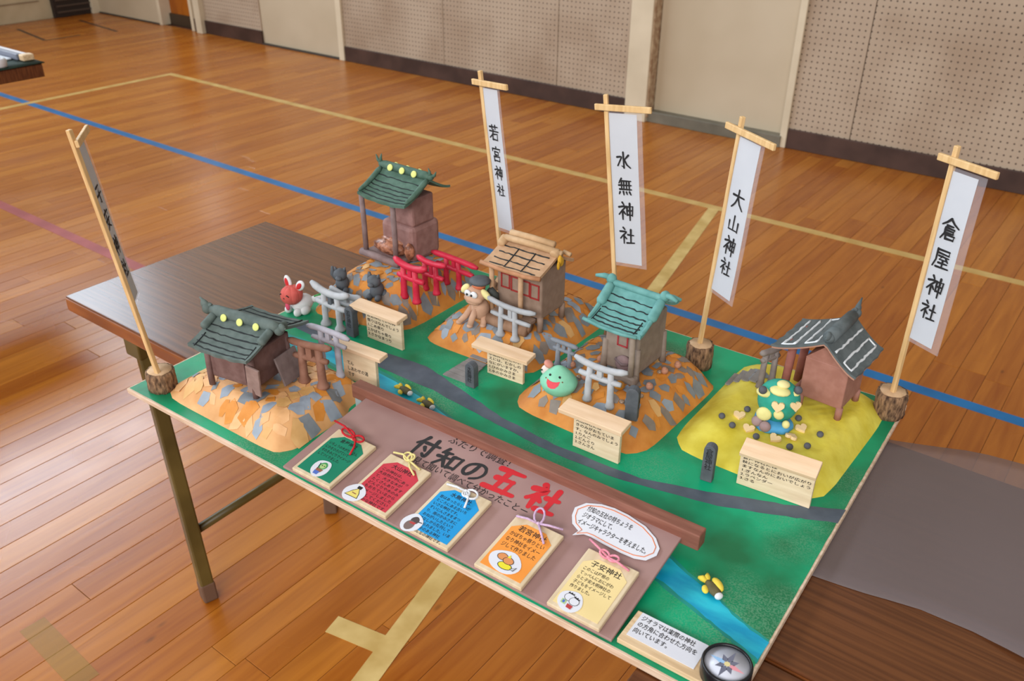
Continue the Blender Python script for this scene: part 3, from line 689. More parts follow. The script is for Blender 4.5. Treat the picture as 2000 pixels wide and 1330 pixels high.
draw1 = [(head(.05, .3, .45), C('d_green', 70, 150, 90)), (head(.05, .26, .3), C('d_pale_green', 170, 200, 130)), ([(-.35, -.1), (.45, -.1), (.35, -.45), (-.3, -.45)], C('d_brown', 150, 96, 70)),
         ([(-.35, -.4), (.3, -.4), (.25, -.8), (-.25, -.8)], C('d_blue', 80, 110, 190)), ([(-.5, .5), (-.42, .5), (-.2, -.2), (-.28, -.2)], OUT), (head(-.08, .3, .06), OUT), (head(.2, .3, .06), OUT)]
draw2 = [([(-.7, -.5), (.7, -.45), (.5, .1), (.1, .62), (-.3, .2)], OUT), ([(-.62, -.44), (.62, -.4), (.44, .08), (.1, .54), (-.24, .16)], C('d_yellow', 226, 208, 110)), ([(-.15, .5), (.3, .5), (.3, .82), (-.15, .8)], OUT), ([(-.2, 0), (.3, -.02), (.25, -.12), (-.15, -.1)], C('d_brown', 150, 96, 70))]
draw3 = [(head(.1, .3, .42), C('d_dark', 78, 66, 66)), (ellipse(-.05, -.3, .5, .5, 14, .05), C('d_taupe', 120, 100, 96)), ([(-.2, .05), (.4, .15), (.35, -.1), (-.2, -.12)], C('d_red', 180, 60, 60)), ([(.5, .35), (.9, .4), (.9, .33), (.5, .27)], OUT)]
draw4 = [(ellipse(.15, -.35, .48, .32, 16, .05), OUT), (ellipse(.15, -.35, .43, .27, 16, .05), C('d_lemon', 226, 214, 50)), (head(-.3, .3, .34), OUT), (head(-.3, .3, .3), C('d_orange', 214, 140, 84)), (head(.15, .15, .34), OUT), (head(.15, .15, .3), C('d_orange', 214, 140, 84)),
         ([(-.05, .4), (.05, .72), (.18, .42)], C('d_lemon', 226, 214, 50)), ([(.5, -.4), (.85, -.05), (.75, -.5)], OUT), ([(.55, -.4), (.8, -.12), (.72, -.45)], PAPER)]
draw5 = [(head(-.2, .3, .40), OUT), (head(-.2, .3, .36), CARD), (head(.3, .1, .40), OUT), (head(.3, .1, .36), CARD), ([(-.6, -.05), (-.2, -.1), (-.2, -.5), (-.6, -.45)], C('d_pale_green', 170, 200, 130)), ([(-.5, -.12), (-.3, -.15), (-.3, -.4), (-.5, -.38)], C('d_blue', 80, 110, 190)),
         ([(-.05, -.3), (.45, -.35), (.4, -.7), (-.02, -.65)], C('d_red', 180, 60, 60)), ([(-.5, .6), (-.4, .78), (-.3, .62), (-.2, .8), (-.1, .62), (0, .76), (.05, .58)], OUT), ([(.1, .42), (.2, .6), (.3, .44), (.4, .58), (.5, .4), (.62, .5), (.6, .32)], OUT)]
tails = lambda L, R_: [[(0, 0, 0), (-L[0] * .5, L[1] * .55, .002), (-L[0], L[1], -.0005)], [(0, 0, 0), (R_[0] * .5, R_[1] * .4, .002), (R_[0], R_[1], -.001)]]
GRN = noisy('green_card', rgb(14, 122, 92), rgb(22, 136, 104), 9, .55, 0); REDP = noisy('red_card', rgb(190, 46, 62), rgb(204, 58, 74), 9, .55, 0)
BLU = noisy('blue_card', rgb(14, 142, 206), rgb(22, 156, 220), 9, .55, 0); ORP = noisy('orange_card', rgb(230, 142, 54), rgb(242, 156, 68), 9, .55, 0); CRP = noisy('cream_card', rgb(226, 202, 142), rgb(238, 214, 156), 9, .55, 0)
plaque('green paper plaque tied with a red cord at the left of the title sign', .407, .485, GRN, '倉屋神社', ['いちょうの木がたくさん', 'にわをひろげていて', 'それをみどりでイメージ', 'してつくりました。'], .0080, .0076, CORD('red', 196, 28, 40), (.446, .0175, .0155, .0165), draw1,
       (.443, .092, [(-1, .026, .0065, -.12), (1, .021, .0065, -.05)], [[(0, 0, 0), (-.026, .008, .004), (-.050, .010, .003)], [(0, 0, 0), (.010, -.006, .003), (.018, -.018, .002), (.022, -.032, 0)]]))
plaque('red paper plaque tied with a pale yellow cord', .515, .593, REDP, '大山神社', ['この神社は、', '大自然の中にあっ', 'て、大きな木が', 'たくさんあります', 'どんぐりや木のみ', 'もおちているから', 'イメージしました', 'さがしてください', 'しずかな神社です'], .0092, .0073, CORD('yellow', 226, 210, 140), (.524, .007, .0168, .0168), draw2,
       (.551, .096, [(-1, .016, .006, -.7), (-1, .012, .005, -1.5)], [[(0, 0, 0), (-.014, .004, .003), (-.032, .002, 0)], [(0, 0, 0), (.012, -.004, .003), (.026, -.006, 0)], [(0, 0, 0), (.012, -.012, .003), (.026, -.019, 0)]]))
plaque('blue paper plaque tied with a white cord in the middle of the row', .623, .702, BLU, '水無神社', ['昔はあったらしいが', 'ところにある古いち', 'いさな神社です。', 'すいじんさまをまつ', 'り、雨のかみさまに', 'おねがいしたという', 'はなしから陳列して', 'つくられました。いま', 'もゆめのある神社', 'でみんなの神社です。'], .0086, .0072, CORD('white', 222, 222, 226), (.632, .007, .0148, .0165), draw3,
       (.661, .091, [(1, .022, .008, -.2), (1, .012, .005, -.9)], [[(0, 0, 0), (-.014, -.002, .003), (-.032, -.003, 0)], [(0, 0, 0), (.012, -.010, .003), (.017, -.026, 0)]]), by=.070)
plaque('orange paper plaque tied with a lilac cord', .746, .820, ORP, '若宮神社', ['かぼちゃ祭りとい', 'なり神社をイメー', 'ジして作りました'], .0105, .0092, CORD('lilac', 202, 170, 200), (.779, .0195, .0232, .0172), draw4,
       (.781, .094, [(-1, .026, .007, -1.1)], [[(0, 0, 0), (-.016, -.002, .003), (-.033, -.004, 0)], [(0, 0, 0), (.016, .002, .004), (.034, .008, .001)], [(0, 0, 0), (.014, -.014, .003), (.025, -.025, 0)]]), by=.068)
plaque('cream paper plaque tied with a pink cord at the right end of the title sign', .858, .932, CRP, '子安神社', ['このこは屋根の', 'てっぺんにおにがわ', 'らと子安大明神社の', '子どもをイメージして', '作りました。'], .0105, .0074, CORD('pink', 226, 142, 160), (.882, .012, .0165, .0155), draw5,
       (.889, .093, [(-1, .014, .005, -.3), (1, .014, .005, .2)], [[(0, 0, 0), (-.018, .006, .003), (-.036, .014, 0)], [(0, 0, 0), (.014, -.002, .003), (.032, -.004, 0)]]), by=.0685)
# speech bubble card
bub = put('speech_bubble_card', 'white speech bubble card with an orange outline on the title sign', 'card', U0, .010, .0036 + .0028, tilt=TILT)
bp_ = [(.807, .136), (.803, .150), (.812, .165), (.831, .174), (.850, .177), (.872, .176), (.901, .170), (.922, .159), (.934, .146), (.936, .134), (.928, .120), (.914, .115), (.895, .114), (.870, .115), (.848, .117), (.838, .116), (.826, .107), (.829, .117), (.815, .124)]
mb = MB(); mb.prism([(x - U0, y) for x, y in bp_], 0, .0008); mb.build('card', CARD, bub)
cxm, cym = .868, .144
mb = MB(); mb.tube([((cxm + (x - cxm) * .92) - U0, cym + (y - cym) * .86, .0009) for x, y in bp_], .0006, 5, closed=True); mb.build('outline', plain('orange_pen', 226, 120, 62, .6), bub)
glyphs('lettering', '付知の五社の特ちょうを\nジオラマにして、\nイメージキャラクターを考えました。', .0102, INK, bub, T(.819 - U0, .1635, .0011), .00008, line=1.2, fit=(.103, .036))

# ------------------------------------------------------------------ note plank and compass
nt_ = put('note_plank', 'pine strip with a white paper note at the front right corner', 'note', .954, .010, .0005)
mb = MB(); mb.box((.070, .0265, .004), (.140, .053, .0075)); mb.build('wooden_strip', PINE, nt_, bevel=.001)
mb = MB(); mb.box((.0495, .0315, .0081), (.086, .041, .0006)); mb.build('paper_note', CARD, nt_)
glyphs('lettering', 'ジオラマは実際の神社\nの方角に合わせた方向を\n向いています。', .0098, INK, nt_, T(.010, .0485, .0086), .00010, line=1.2, fit=(.076, .030))
cp = put('compass', 'round black-rimmed compass with a star face at the front right corner', 'compass', 1.0790, .0335, .0085)
BLK = plain('black_plastic', 22, 22, 26, .3)
mb = MB(); mb.lathe([(.027, 0), (.0285, .002), (.0285, .020), (.0275, .022), (.0255, .022), (.0250, .0195), (.0250, .0185)], 40); mb.build('case', BLK, cp)
mb = MB(); mb.lathe([(.0251, .0183), (.0251, .0189)], 40); mb.build('dial', plain('dial_white', 204, 206, 218, .3), cp)
GREYD = plain('dial_grey', 110, 112, 130, .5)
for k in range(8):
    a = k * math.pi / 4 - .08; L = .021 if k % 2 == 0 else .014; w = .0034
    mt = GREYD if k not in (0, 4) else plain('dial_pink', 226, 150, 160, .5) if k == 0 else plain('dial_sky', 150, 190, 230, .5)
    mb = MB(); mb.flat([(.002 * math.cos(a), .002 * math.sin(a)), (.007 * math.cos(a) + w * math.sin(a), .007 * math.sin(a) - w * math.cos(a)), (L * math.cos(a), L * math.sin(a)), (.007 * math.cos(a) - w * math.sin(a), .007 * math.sin(a) + w * math.cos(a))], .0190); mb.build('star_point', mt, cp)
mb = MB(); mb.flat(ellipse(0, 0, .0034, .0034, 16, 0), .0192); mb.build('dial_centre', plain('dial_yellow', 222, 206, 150, .5), cp)

# ------------------------------------------------------------------ notice boards with little roofs
SIGNW = noisy('notice_wood', rgb(216, 192, 158), rgb(232, 210, 178), 16, .6, .06, stretch=(1, 1, 7))
ROOFW = noisy('notice_roof_wood', rgb(222, 186, 148), rgb(236, 204, 170), 12, .6, .06, stretch=(1, 7, 7))
def notice(label, u, v, yaw, w, hgt, rl, rr_, rd, lines, size, lx, ly, h=0, fit=None, rx=0.10):
    t = put('notice_board', label, 'notice board', u, v, h + .0006, yaw)
    mb = MB(); mb.box((w / 2, .004, hgt / 2), (w, .007, hgt)); mb.build('panel', SIGNW, t, bevel=.0008)
    mb = MB(); mb.box(((rr_ - rl) / 2 + rl, 0, 0), (rr_ - rl, rd, .008), M=T(0, .005, hgt + .0042) @ Matrix.Rotation(rx, 4, 'X')); mb.build('roof_slab', ROOFW, t, bevel=.001)
    glyphs('lettering', '\n'.join(lines), size, INK, t, T(lx, -.0001, ly) @ UP, .00008, line=1.25, fit=fit)
    return t
notice('wooden notice board with three short lines behind the dark green roofed shrine', .278, .243, .05, .074, .062, -.024, .090, .022, ['てん', 'しあわせの湯', 'です'], .0118, .010, .040, fit=(.046, .030))
notice('wooden notice board in front of the hill with red gateways', .210, .372, .0, .088, .058, -.030, .088, .030, ['若宮神社でいの神', '祭りはなんでしょう', '1.こめ祭り', '2.かぼちゃ祭り', '3.さかなまつり'], .0102, .004, .054, fit=(.078, .046))
notice('wooden notice board covered in small writing below the tan shrine', .470, .403, .05, .074, .049, -.026, .088, .030, ['水無神社のこのい', 'えには、むかしの', 'なにがいますか。', '1.ひのかみさま', '2.水のかみさま'], .0088, .004, .045, fit=(.066, .040))
notice('wooden notice board below the teal roofed shrine and white gateway', .707, .308, .0, .081, .061, -.022, .088, .032, ['大山神社には', 'きのみがおちていま', 'す。なんのみでしょう', '1.りんご', '2.どんぐり', '3.さんさん'], .0096, .004, .055, fit=(.074, .046))
notice('wide wooden notice board in front of the yellow hill', .951, .371, .06, .107, .060, .0, .109, .030, ['倉屋神社には', '秋になるとにおいが広がり', 'ますなんのにおいでしょう', '1.ぎんなん', '2.ラベンダー', '3.さる'], .0098, .004, .053, fit=(.099, .042), rx=.35)

# ------------------------------------------------------------------ flags on tree stumps
def bark_mat():
    m, nt, b = newmat('rough_bark')
    tc = N(nt, 'ShaderNodeTexCoord'); mp = N(nt, 'ShaderNodeMapping'); mp.inputs['Scale'].default_value = (1, 1, .35); nt.links.new(tc.outputs['Object'], mp.inputs[0])
    no = N(nt, 'ShaderNodeTexNoise'); no.inputs['Scale'].default_value = 190; no.inputs['Detail'].default_value = 5; nt.links.new(mp.outputs[0], no.inputs['Vector'])
    cr = N(nt, 'ShaderNodeValToRGB'); cr.color_ramp.elements[0].position = .34; cr.color_ramp.elements[1].position = .66; cr.color_ramp.elements[0].color = rgb(66, 44, 30); cr.color_ramp.elements[1].color = rgb(158, 122, 90)
    nt.links.new(no.outputs[0], cr.inputs[0]); nt.links.new(cr.outputs[0], b.inputs['Base Color']); b.inputs['Roughness'].default_value = .9
    bp = N(nt, 'ShaderNodeBump'); bp.inputs['Strength'].default_value = .9; bp.inputs['Distance'].default_value = .004; nt.links.new(no.outputs[0], bp.inputs['Height']); nt.links.new(bp.outputs[0], b.inputs['Normal'])
    return m
BARK = bark_mat(); CUT = noisy('sawn_wood_end', rgb(188, 152, 114), rgb(208, 174, 138), 60, .8, .2)
LAM, nt, b = newmat('clear_laminate'); b.inputs['Base Color'].default_value = rgb(220, 214, 222); b.inputs['Alpha'].default_value = .13; b.inputs['Roughness'].default_value = .12
def flag(label, su, sv, sr, sh, base, top, byaw, b0, b1, pw, ptop, pbot, text, tsz, tz, poff=.006, lam=.009, side=1, chars=None):
    t = put('shrine_flag', label, 'flag', su, sv, .0004)
    R = random.Random(len(label) + int(su * 1000)); wv = [1 + R.uniform(-.06, .06) for _ in range(26)]
    mb = MB(); mb.lathe([(sr * .98, 0), (sr * 1.02, sh * .2), (sr * .99, sh * .4), (sr, sh * .6), (sr * 1.0, sh * .8), (sr * .97, sh)], 26, wob=lambda i, j: wv[j] + .03 * math.sin(j * 2.7 + i * 1.9))
    st = mb.build('stump', BARK, t)
    mb = MB(); mb.lathe([(sr * .84, sh - .001), (sr * .82, sh + .0012)], 26, wob=lambda i, j: wv[j]); mb.build('cut_face', CUT, st)
    a = Vector((base[0] - su, base[1] - sv, sh - .003)); e = Vector((top[0] - su, top[1] - sv, top[2])); d = e - a
    Q = d.to_track_quat('Z', 'Y').to_matrix().to_4x4(); L = d.length
    mb = MB(); mb.box((0, 0, L / 2), (.0075, .0075, L), M=Matrix.Translation(a) @ Q @ Matrix.Rotation(byaw, 4, 'Z')); mb.build('pole', PINEX, t, bevel=.0012)
    ax = d.normalized(); zb = (top[2] - .020 - a.z) / ax.z; pc = a + ax * zb
    dirx = Vector((math.cos(byaw), math.sin(byaw), 0)); dirx = (dirx - ax * dirx.dot(ax) * .6).normalized(); nrm = ax.cross(dirx).normalized() * -1
    F = Matrix((dirx, nrm * -1, ax)).transposed().to_4x4()   # local x along bar, y away, z up the pole
    F.translation = pc
    mb = MB(); mb.box(((b0 + b1) / 2, -.0065 * side, 0), (b1 - b0, .0055, .0105), M=F); mb.build('crossbar', PINEX, t, bevel=.0012)
    zt, zz = ptop - (top[2] - .020), pbot - (top[2] - .020)
    def surf(x0, x1, za, zb_, y):
        return lambda p, q: (x0 + (x1 - x0) * p, y + .0016 * math.sin(q * 5 + p * 2), za + (zb_ - za) * q)
    mb = MB(); mb.slab(2, 14, surf(.0042, .0042 + poff * 0 + pw, zz, zt, -.0012), .0003, M=F)
    # thin vertical sheet: give it thickness along y
    vs = []; fs = []
    def sheet(x0, x1, za, zb_, y, th, nm, mt, par):
        n = 16; vs = []; fs = []
        for k in range(n + 1):
            q = k / n; yy = y + 0.0007 * math.sin(q * 6.0)
            for x in (x0, x1):
                for dy in (0, th): vs.append((x, yy + dy, za + (zb_ - za) * q))
        for k in range(n):
            o = k * 4; fs += [(o, o + 2, o + 6, o + 4), (o + 1, o + 5, o + 7, o + 3), (o, o + 4, o + 5, o + 1), (o + 2, o + 3, o + 7, o + 6)]
        fs += [(0, 1, 3, 2), (n * 4, n * 4 + 2, n * 4 + 3, n * 4 + 1)]
        mb = MB(); mb.add(vs, fs, False, 0, F); return mb.build(nm, mt, par)
    pp = sheet(.0045, .0045 + pw, zz, zt, -.0012, .0004, 'paper_banner', PAPER, t)
    sheet(.002, .0045 + pw + lam, zz - .006, zt + .005, -.0017, .0013, 'laminate_film', LAM, t)
    n = len(text)
    for i, ch in enumerate(text):
        if tz is None: continue
        z0 = tz[i] - (top[2] - .020); q = (z0 - zz) / (zt - zz); yy = -.0012 + .0007 * math.sin(q * 6.0)
        sz = tsz[i] if isinstance(tsz, (list, tuple)) else tsz
        xo = .0045 + (pw - sz * .9) / 2 + (chars[i] if chars else 0)
        brush(ch, sz * .92, sz * .095, INK, pp, F @ T(xo, yy - .0011, z0) @ UP, i, .9)
    return t
def tzs(z, st, n=4): return [z - st * i for i in range(n)]
flag('laminated white flag on a stump between the teal roofed shrine and the yellow hill', .762, .648, .0235, .045, (.760, .648), (.783, .644, .455), -.52, -.027, .09, .050, .425, .158, '大山神社', [.037, .034, .036, .033], [.312, .272, .232, .195])
flag('laminated white flag at the far right corner of the board', 1.082, .690, .0245, .045, (1.083, .686), (1.083, .683, .455), -.48, -.021, .075, .041, .420, .150, '倉屋神社', [.036, .034, .036, .034], [.322, .276, .231, .191], lam=.013)
flag('laminated white flag standing behind the teal roofed shrine', .596, .640, .022, .043, (.596, .640), (.546, .636, .455), .10, -.018, .083, .050, .425, .158, '水無神社', [.034, .033, .036, .035], [.330, .285, .240, .195], lam=.009)
flag('narrow laminated white flag standing behind the tan shrine', .325, .655, .021, .043, (.325, .655), (.275, .648, .455), -.23, -.018, .080, .040, .425, .155, '若宮神社', [.033, .031, .029, .027], [.330, .290, .255, .222], lam=.006)
flag('laminated white flag seen edge-on at the front left corner of the board', .050, .038, .0235, .036, (.057, .030), (.031, -.006, .455), 2.42, -.010, .075, .044, .425, .165, '子安神社', [.034, .034, .034, .034], [.330, .290, .245, .205], side=1)

# ------------------------------------------------------------------ shrines
BLKLINE = plain('black_paint_line', 30, 34, 36, .7); WHTLINE = plain('white_paint_line', 214, 218, 222, .6)
class Roof:
    def __init__(s, L, Df, Db, he, hr, hb=None, p=1.5, up=.005, skew=0):
        s.L, s.Df, s.Db, s.he, s.hr, s.hb, s.p, s.up, s.skew = L, Df, Db, he, hr, he if hb is None else hb, p, up, skew
    def z(s, x, y):
        e = s.up * (abs(x) / s.L) ** 3
        if y < 0: q = min(1, -y / s.Df); return s.he + (s.hr - s.he) * (1 - q) ** s.p + e * q
        q = min(1, y / s.Db); return s.hb + (s.hr - s.hb) * (1 - q) ** s.p + e * q
    def build(s, par, mat, th=.0045, label=None):
        mb = MB()
        def fn(a, b_):
            y = -s.Df + (s.Df + s.Db) * b_; x = s.L * (2 * a - 1); w = .0012 * math.sin(a * 23 + b_ * 3) * (1 if b_ in (0, 1) else 0)
            return (x + s.skew * y, y + w, s.z(x, y))
        mb.slab(14, 22, fn, th); o = mb.build('roof', mat, par); smooth_edges(o, .9); s.o = o; return o
    def lines(s, mat, fr, bk=(), rad=.0011, x0=-.9, x1=.9, seed=1):
        R = random.Random(seed)
        for side, lst in ((-1, fr), (1, bk)):
            for q in lst:
                D = s.Df if side < 0 else s.Db; mb = MB(); pts = []; rs = []
                for i in range(15):
                    x = s.L * (x0 + (x1 - x0) * i / 14); y = side * D * q + R.uniform(-.0009, .0009); pts.append((x + s.skew * y, y, s.z(x, y) + .0002)); rs.append(rad * R.uniform(.65, 1.25))
                mb.tube(pts, rs, 6); mb.build('painted_line', mat, s.o)
    def cross(s, mat, xs, side, q0, q1, rad=.0011):
        D = s.Df if side < 0 else s.Db
        for x in xs:
            mb = MB(); mb.tube([(x * s.L, side * D * (q0 + (q1 - q0) * i / 8), s.z(x * s.L, side * D * (q0 + (q1 - q0) * i / 8)) + .0002) for i in range(9)], rad, 6); mb.build('painted_line', mat, s.o)
    def verge(s, mat, side, xs, q0, q1, r0, r1, name='verge_roll'):
        D = s.Df if side < 0 else s.Db
        for x in xs:
            pts = []; rs = []
            for i in range(9):
                q = q0 + (q1 - q0) * i / 8; y = side * D * q; pts.append((x * s.L + s.skew * y, y, s.z(x * s.L, y) + r0 * .5)); rs.append((r0 + (r1 - r0) * i / 8) * (1 if 0 < i < 8 else .6))
            mb = MB(); mb.tube(pts, rs, 10); mb.build(name, mat, s.o)
    def ridge(s, mat, rad, ex=.0, dz=.003, sag=.0, sq=1.0):
        mb = MB(); n = 11; pts = [((s.L + ex) * (2 * i / (n - 1) - 1), 0, s.hr + dz + sag * (2 * i / (n - 1) - 1) ** 2) for i in range(n)]
        mb.tube(pts, [rad * (.75 if i in (0, n - 1) else 1) for i in range(n)], 12, sq=sq); o = mb.build('ridge', mat, s.o); return o
    def horn(s, mat, x, rad, hgt, kind=0, dz=.004):
        mb = MB(); sg = 1 if x > 0 else -1; X = x * s.L; z = s.hr + dz
        mb.ball((X, 0, z), (rad, rad * 1.1, rad * 1.1), 12, 8)
        if kind == 0:      # upright pair of spikes
            mb.tube([(X, -.002, z), (X - sg * .001, -.002, z + hgt * .6), (X - sg * .004, -.002, z + hgt)], [rad * .6, rad * .45, rad * .1], 8)
            mb.tube([(X, 0, z), (X + sg * .010, 0, z + hgt * .3), (X + sg * .014, 0, z + hgt * .75)], [rad * .7, rad * .5, rad * .15], 8)
        elif kind == 1:    # knot with crossed finials
            mb.tube([(X - sg * .004, 0, z + .002), (X + sg * .012, -.004, z + .004), (X + sg * .026, -.008, z + .002)], [rad * .6, rad * .55, rad * .3], 9)
            mb.tube([(X - sg * .004, 0, z), (X + sg * .012, .006, z - .001), (X + sg * .024, .010, z - .003)], [rad * .6, rad * .55, rad * .3], 9)
        elif kind == 2:    # curling crest
            mb.ball((X + sg * .006, .0, z + .006), (rad * .8, rad * .6, rad * .9), 10, 7); mb.tube([(X, 0, z), (X + sg * .004, 0, z + hgt * .5), (X + sg * .014, 0, z + hgt)], [rad * .7, rad * .5, rad * .12], 8)
            mb.tube([(X, 0, z), (X - sg * .006, 0, z + hgt * .4), (X - sg * .010, 0, z + hgt * .6)], [rad * .6, rad * .4, rad * .1], 8)
        mb.build('ridge_ornament', mat, s.o)
    def discs(s, mat, xs, side, rad, q=.07, dz=.004):
        D = s.Df if side < 0 else s.Db
        for x in xs:
            mb = MB(); Mx = T(x * s.L, side * (D * q + .0055), s.hr + dz) @ Matrix.Rotation(side * -1.15, 4, 'X')
            mb.lathe([(rad * .7, -.001), (rad, 0), (rad, .0012), (rad * .8, .0018)], 14, M=Mx); mb.build('ridge_disc', mat, s.o)
def cbox(name, par, c, d, mat, bevel=.002, rz=0, label=None):
    mb = MB(); mb.box(c, d, rz); return mb.build(name, mat, par, bevel=bevel, label=label)
def rod(name, par, pts, rad, mat, n=9):
    mb = MB(); mb.tube(pts, rad, n); return mb.build(name, mat, par)

# --- 1: dark green roofed shrine at the front left
g1 = HH(H1, .21, .11)
S = put('shrine_model', 'clay shrine with dark green roof and mauve walls at the front left', 'shrine', .2105, .107, g1, .15)
c1 = clay('slate_green', 92, 105, 101, 8); b1 = clay('mauve_brown', 112, 84, 80, 8); b1l = clay('mauve_light', 142, 118, 112, 8)
R1 = Roof(.060, .066, .076, .078, .108, hb=.083, p=1.25, skew=.05); R1.build(S, c1, .005)
R1.lines(BLKLINE, (.30, .48, .64, .80, .93), (.25, .45, .65, .85), .0011, -.88, .88, 3); R1.cross(BLKLINE, (-.86, .86), -1, .55, .97); R1.cross(BLKLINE, (-.86, .88), 1, .5, .97)
R1.ridge(c1, .0095, .010, .004); R1.horn(c1, -1.28, .009, .017, 2); R1.horn(c1, 1.16, .008, .006, 2, .0)
R1.verge(c1, -1, (-.97, .97), .08, .5, .0065, .0075); R1.verge(c1, 1, (.97,), .10, .35, .006, .007)
R1.discs(clay('pale_lime', 214, 220, 130, 4), (-.55, 0, .55), -1, .0062, .09, .002)
cbox('body', S, (0, -.002, .047), (.092, .084, .062), b1, .003)
for x, y in ((-.048, -.045), (.044, -.045), (.044, .040), (-.048, .04)): rod('leg', S, [(x, y, .0), (x, y, .03), (x * .98, y * .98, .078)], .0052, b1)
cbox('front_plank', S, (.0, -.046, .043), (.062, .004, .038), b1, .001)
mb = MB(); mb.box((0, 0, 0), (.026, .004, .055), M=T(.049, -.050, .036) @ Matrix.Rotation(.16, 4, 'Y') @ Matrix.Rotation(.12, 4, 'X')); mb.build('leaning_board', b1l, S, bevel=.001)
mb = MB(); mb.box((0, 0, 0), (.004, .05, .05), M=T(.062, .02, .03) @ Matrix.Rotation(-.32, 4, 'Y')); mb.build('side_ramp', clay('mauve_grey', 122, 106, 104, 8), S, bevel=.001)

# --- 2: tall shrine on the hill with red gateways
g2 = HH(H2, .125, .575)
S = put('shrine_model', 'tall clay shrine with green roof on two stacked pink-brown blocks', 'shrine', .136, .585, g2 + .001, -.04)
c2 = clay('forest_green', 74, 102, 88, 8); b2 = clay('rose_brown', 146, 108, 102, 8); p2 = clay('grey_mauve', 130, 108, 106, 8)
R2 = Roof(.064, .073, .058, .140, .180, hb=.146, p=1.35, up=.006); R2.build(S, c2, .005)
R2.lines(BLKLINE, (.24, .42, .54, .66, .78, .90), (.4, .7), .0011, -.9, .9, 5); R2.ridge(c2, .0085, .004, .004)
R2.verge(c2, -1, (-.97, .97), .08, .95, .0062, .004); R2.horn(c2, -1.03, .006, .022, 0); R2.horn(c2, 1.05, .006, .018, 0)
R2.discs(clay('pale_lime', 214, 220, 130, 4), (-.5, 0, .5), -1, .0068, .06, .005); R2.discs(clay('pale_lime', 214, 220, 130, 4), (-.5, 0, .5), 1, .0068, .06, .005)
cbox('lower_block', S, (-.012, .018, .0375), (.090, .082, .077), b2, .010); cbox('upper_block', S, (-.002, .014, .104), (.064, .064, .060), b2, .005)
rod('front_beam', S, [(-.086, -.054, .006), (-.04, -.056, .007), (.022, -.055, .006)], .008, p2, 10)
cbox('platform', S, (-.030, -.035, .005), (.104, .045, .010), p2, .003)
for x in (-.074, .012): rod('column', S, [(x, -.052, .008), (x + .001, -.053, .07), (x - .002, -.052, .142)], .0055, p2)
COP = noisy('copper_foil_clay', rgb(112, 66, 48), rgb(190, 128, 98), 90, .35, .8, 120)
mb = MB()
def crump(v): return v * (1 + .10 * math.sin(9 * v.x + 5 * v.y) * math.cos(7 * v.z + 3))
mb.ball((-.030, -.030, .022), (.043, .015, .015), 20, 10, shape=crump); mb.ball((-.026, -.020, .034), (.034, .010, .008), 18, 8, shape=crump); mb.build('offering_box', COP, S)
mb = MB(); mb.ball((.026, -.028, .026), (.011, .010, .018), 12, 8, shape=crump); mb.build('copper_lump', COP, S)

# --- 3: tan shrine in the middle of the back row
g3 = HH(H3, .46, .545)
S = put('shrine_model', 'tan clay shrine with gridded roof and red window frames', 'shrine', .462, .547, g3 - .001, -.01)
c3 = clay('tan', 184, 146, 112, 8); b3 = clay('taupe', 142, 118, 102, 6); c3d = clay('tan_log', 192, 156, 116, 8)
R3 = Roof(.060, .062, .05, .122, .146, hb=.118, p=1.2, up=.002); R3.build(S, c3, .006)
R3.lines(BLKLINE, (.22, .46, .70, .93), (), .0013, -.82, .82, 8); R3.cross(BLKLINE, (-.28, .32), -1, .2, .95, .0013)
R3.verge(c3d, -1, (-.90,), .0, .32, .009, .0075); R3.verge(c3d, -1, (.92,), .0, .18, .009, .009)
rod('eave_roll', R3.o, [(-.066, -.062, .120), (-.02, -.0635, .118), (.03, -.0635, .118), (.062, -.061, .121)], .0042, clay('tan_red', 176, 124, 88, 8))
for y, z, x0, x1, rd in ((-.006, .152, -.052, .062, .0062), (.006, .158, -.048, .046, .0064), (.0, .148, -.06, .066, .0055)): rod('ridge_log', R3.o, [(x0, y, z), ((x0 + x1) / 2, y, z + .001), (x1, y, z)], rd, c3d, 10)
mb = MB(); mb.ball((.066, -.006, .138), (.004, .005, .010), 10, 7); mb.ball((.064, .002, .132), (.004, .006, .009), 10, 7); mb.ball((.067, -.012, .130), (.003, .003, .008), 8, 6); mb.build('gold_tassel', clay('gold', 206, 156, 40, 12), S)
rod('gable_stud', S, [(.058, .018, .144), (.074, .016, .143)], .004, c3d)
cbox('body', S, (.0, .004, .072), (.098, .078, .092), b3, .003)
for x, y in ((-.046, -.032), (.045, -.032), (.045, .040), (-.046, .04)): rod('leg', S, [(x, y, .0), (x, y, .03)], .0058, b3)
for x in (-.052, .012): rod('front_post', S, [(x, -.047, .012), (x, -.047, .06), (x, -.048, .121)], .0048, c3)
cbox('porch_floor', S, (-.006, -.043, .022), (.088, .018, .008), b3, .002)
REDL = plain('dark_red_line', 150, 46, 42, .6)
for k, x in enumerate((-.030, -.008, .014, .034)):
    mb = MB(); w, hh, lw = .0088, .0135, .0030; zc = .083 - k * .0015
    for cx_, cz, dx, dz in ((0, hh, w * 2 + lw, lw), (0, -hh, w * 2 + lw, lw), (-w, 0, lw, hh * 2), (w, 0, lw, hh * 2)): mb.box((x + cx_, -.0355, zc + cz), (dx, .0012, dz))
    mb.build('red_frame', REDL, S)
rod('step_log', S, [(-.050, -.060, .010), (-.01, -.062, .010), (.035, -.060, .010)], .011, clay('log_brown', 150, 116, 92, 8), 12)
rod('step_log', S, [(-.045, -.048, .012), (.035, -.048, .012)], .010, clay('log_brown', 150, 116, 92, 8), 12)

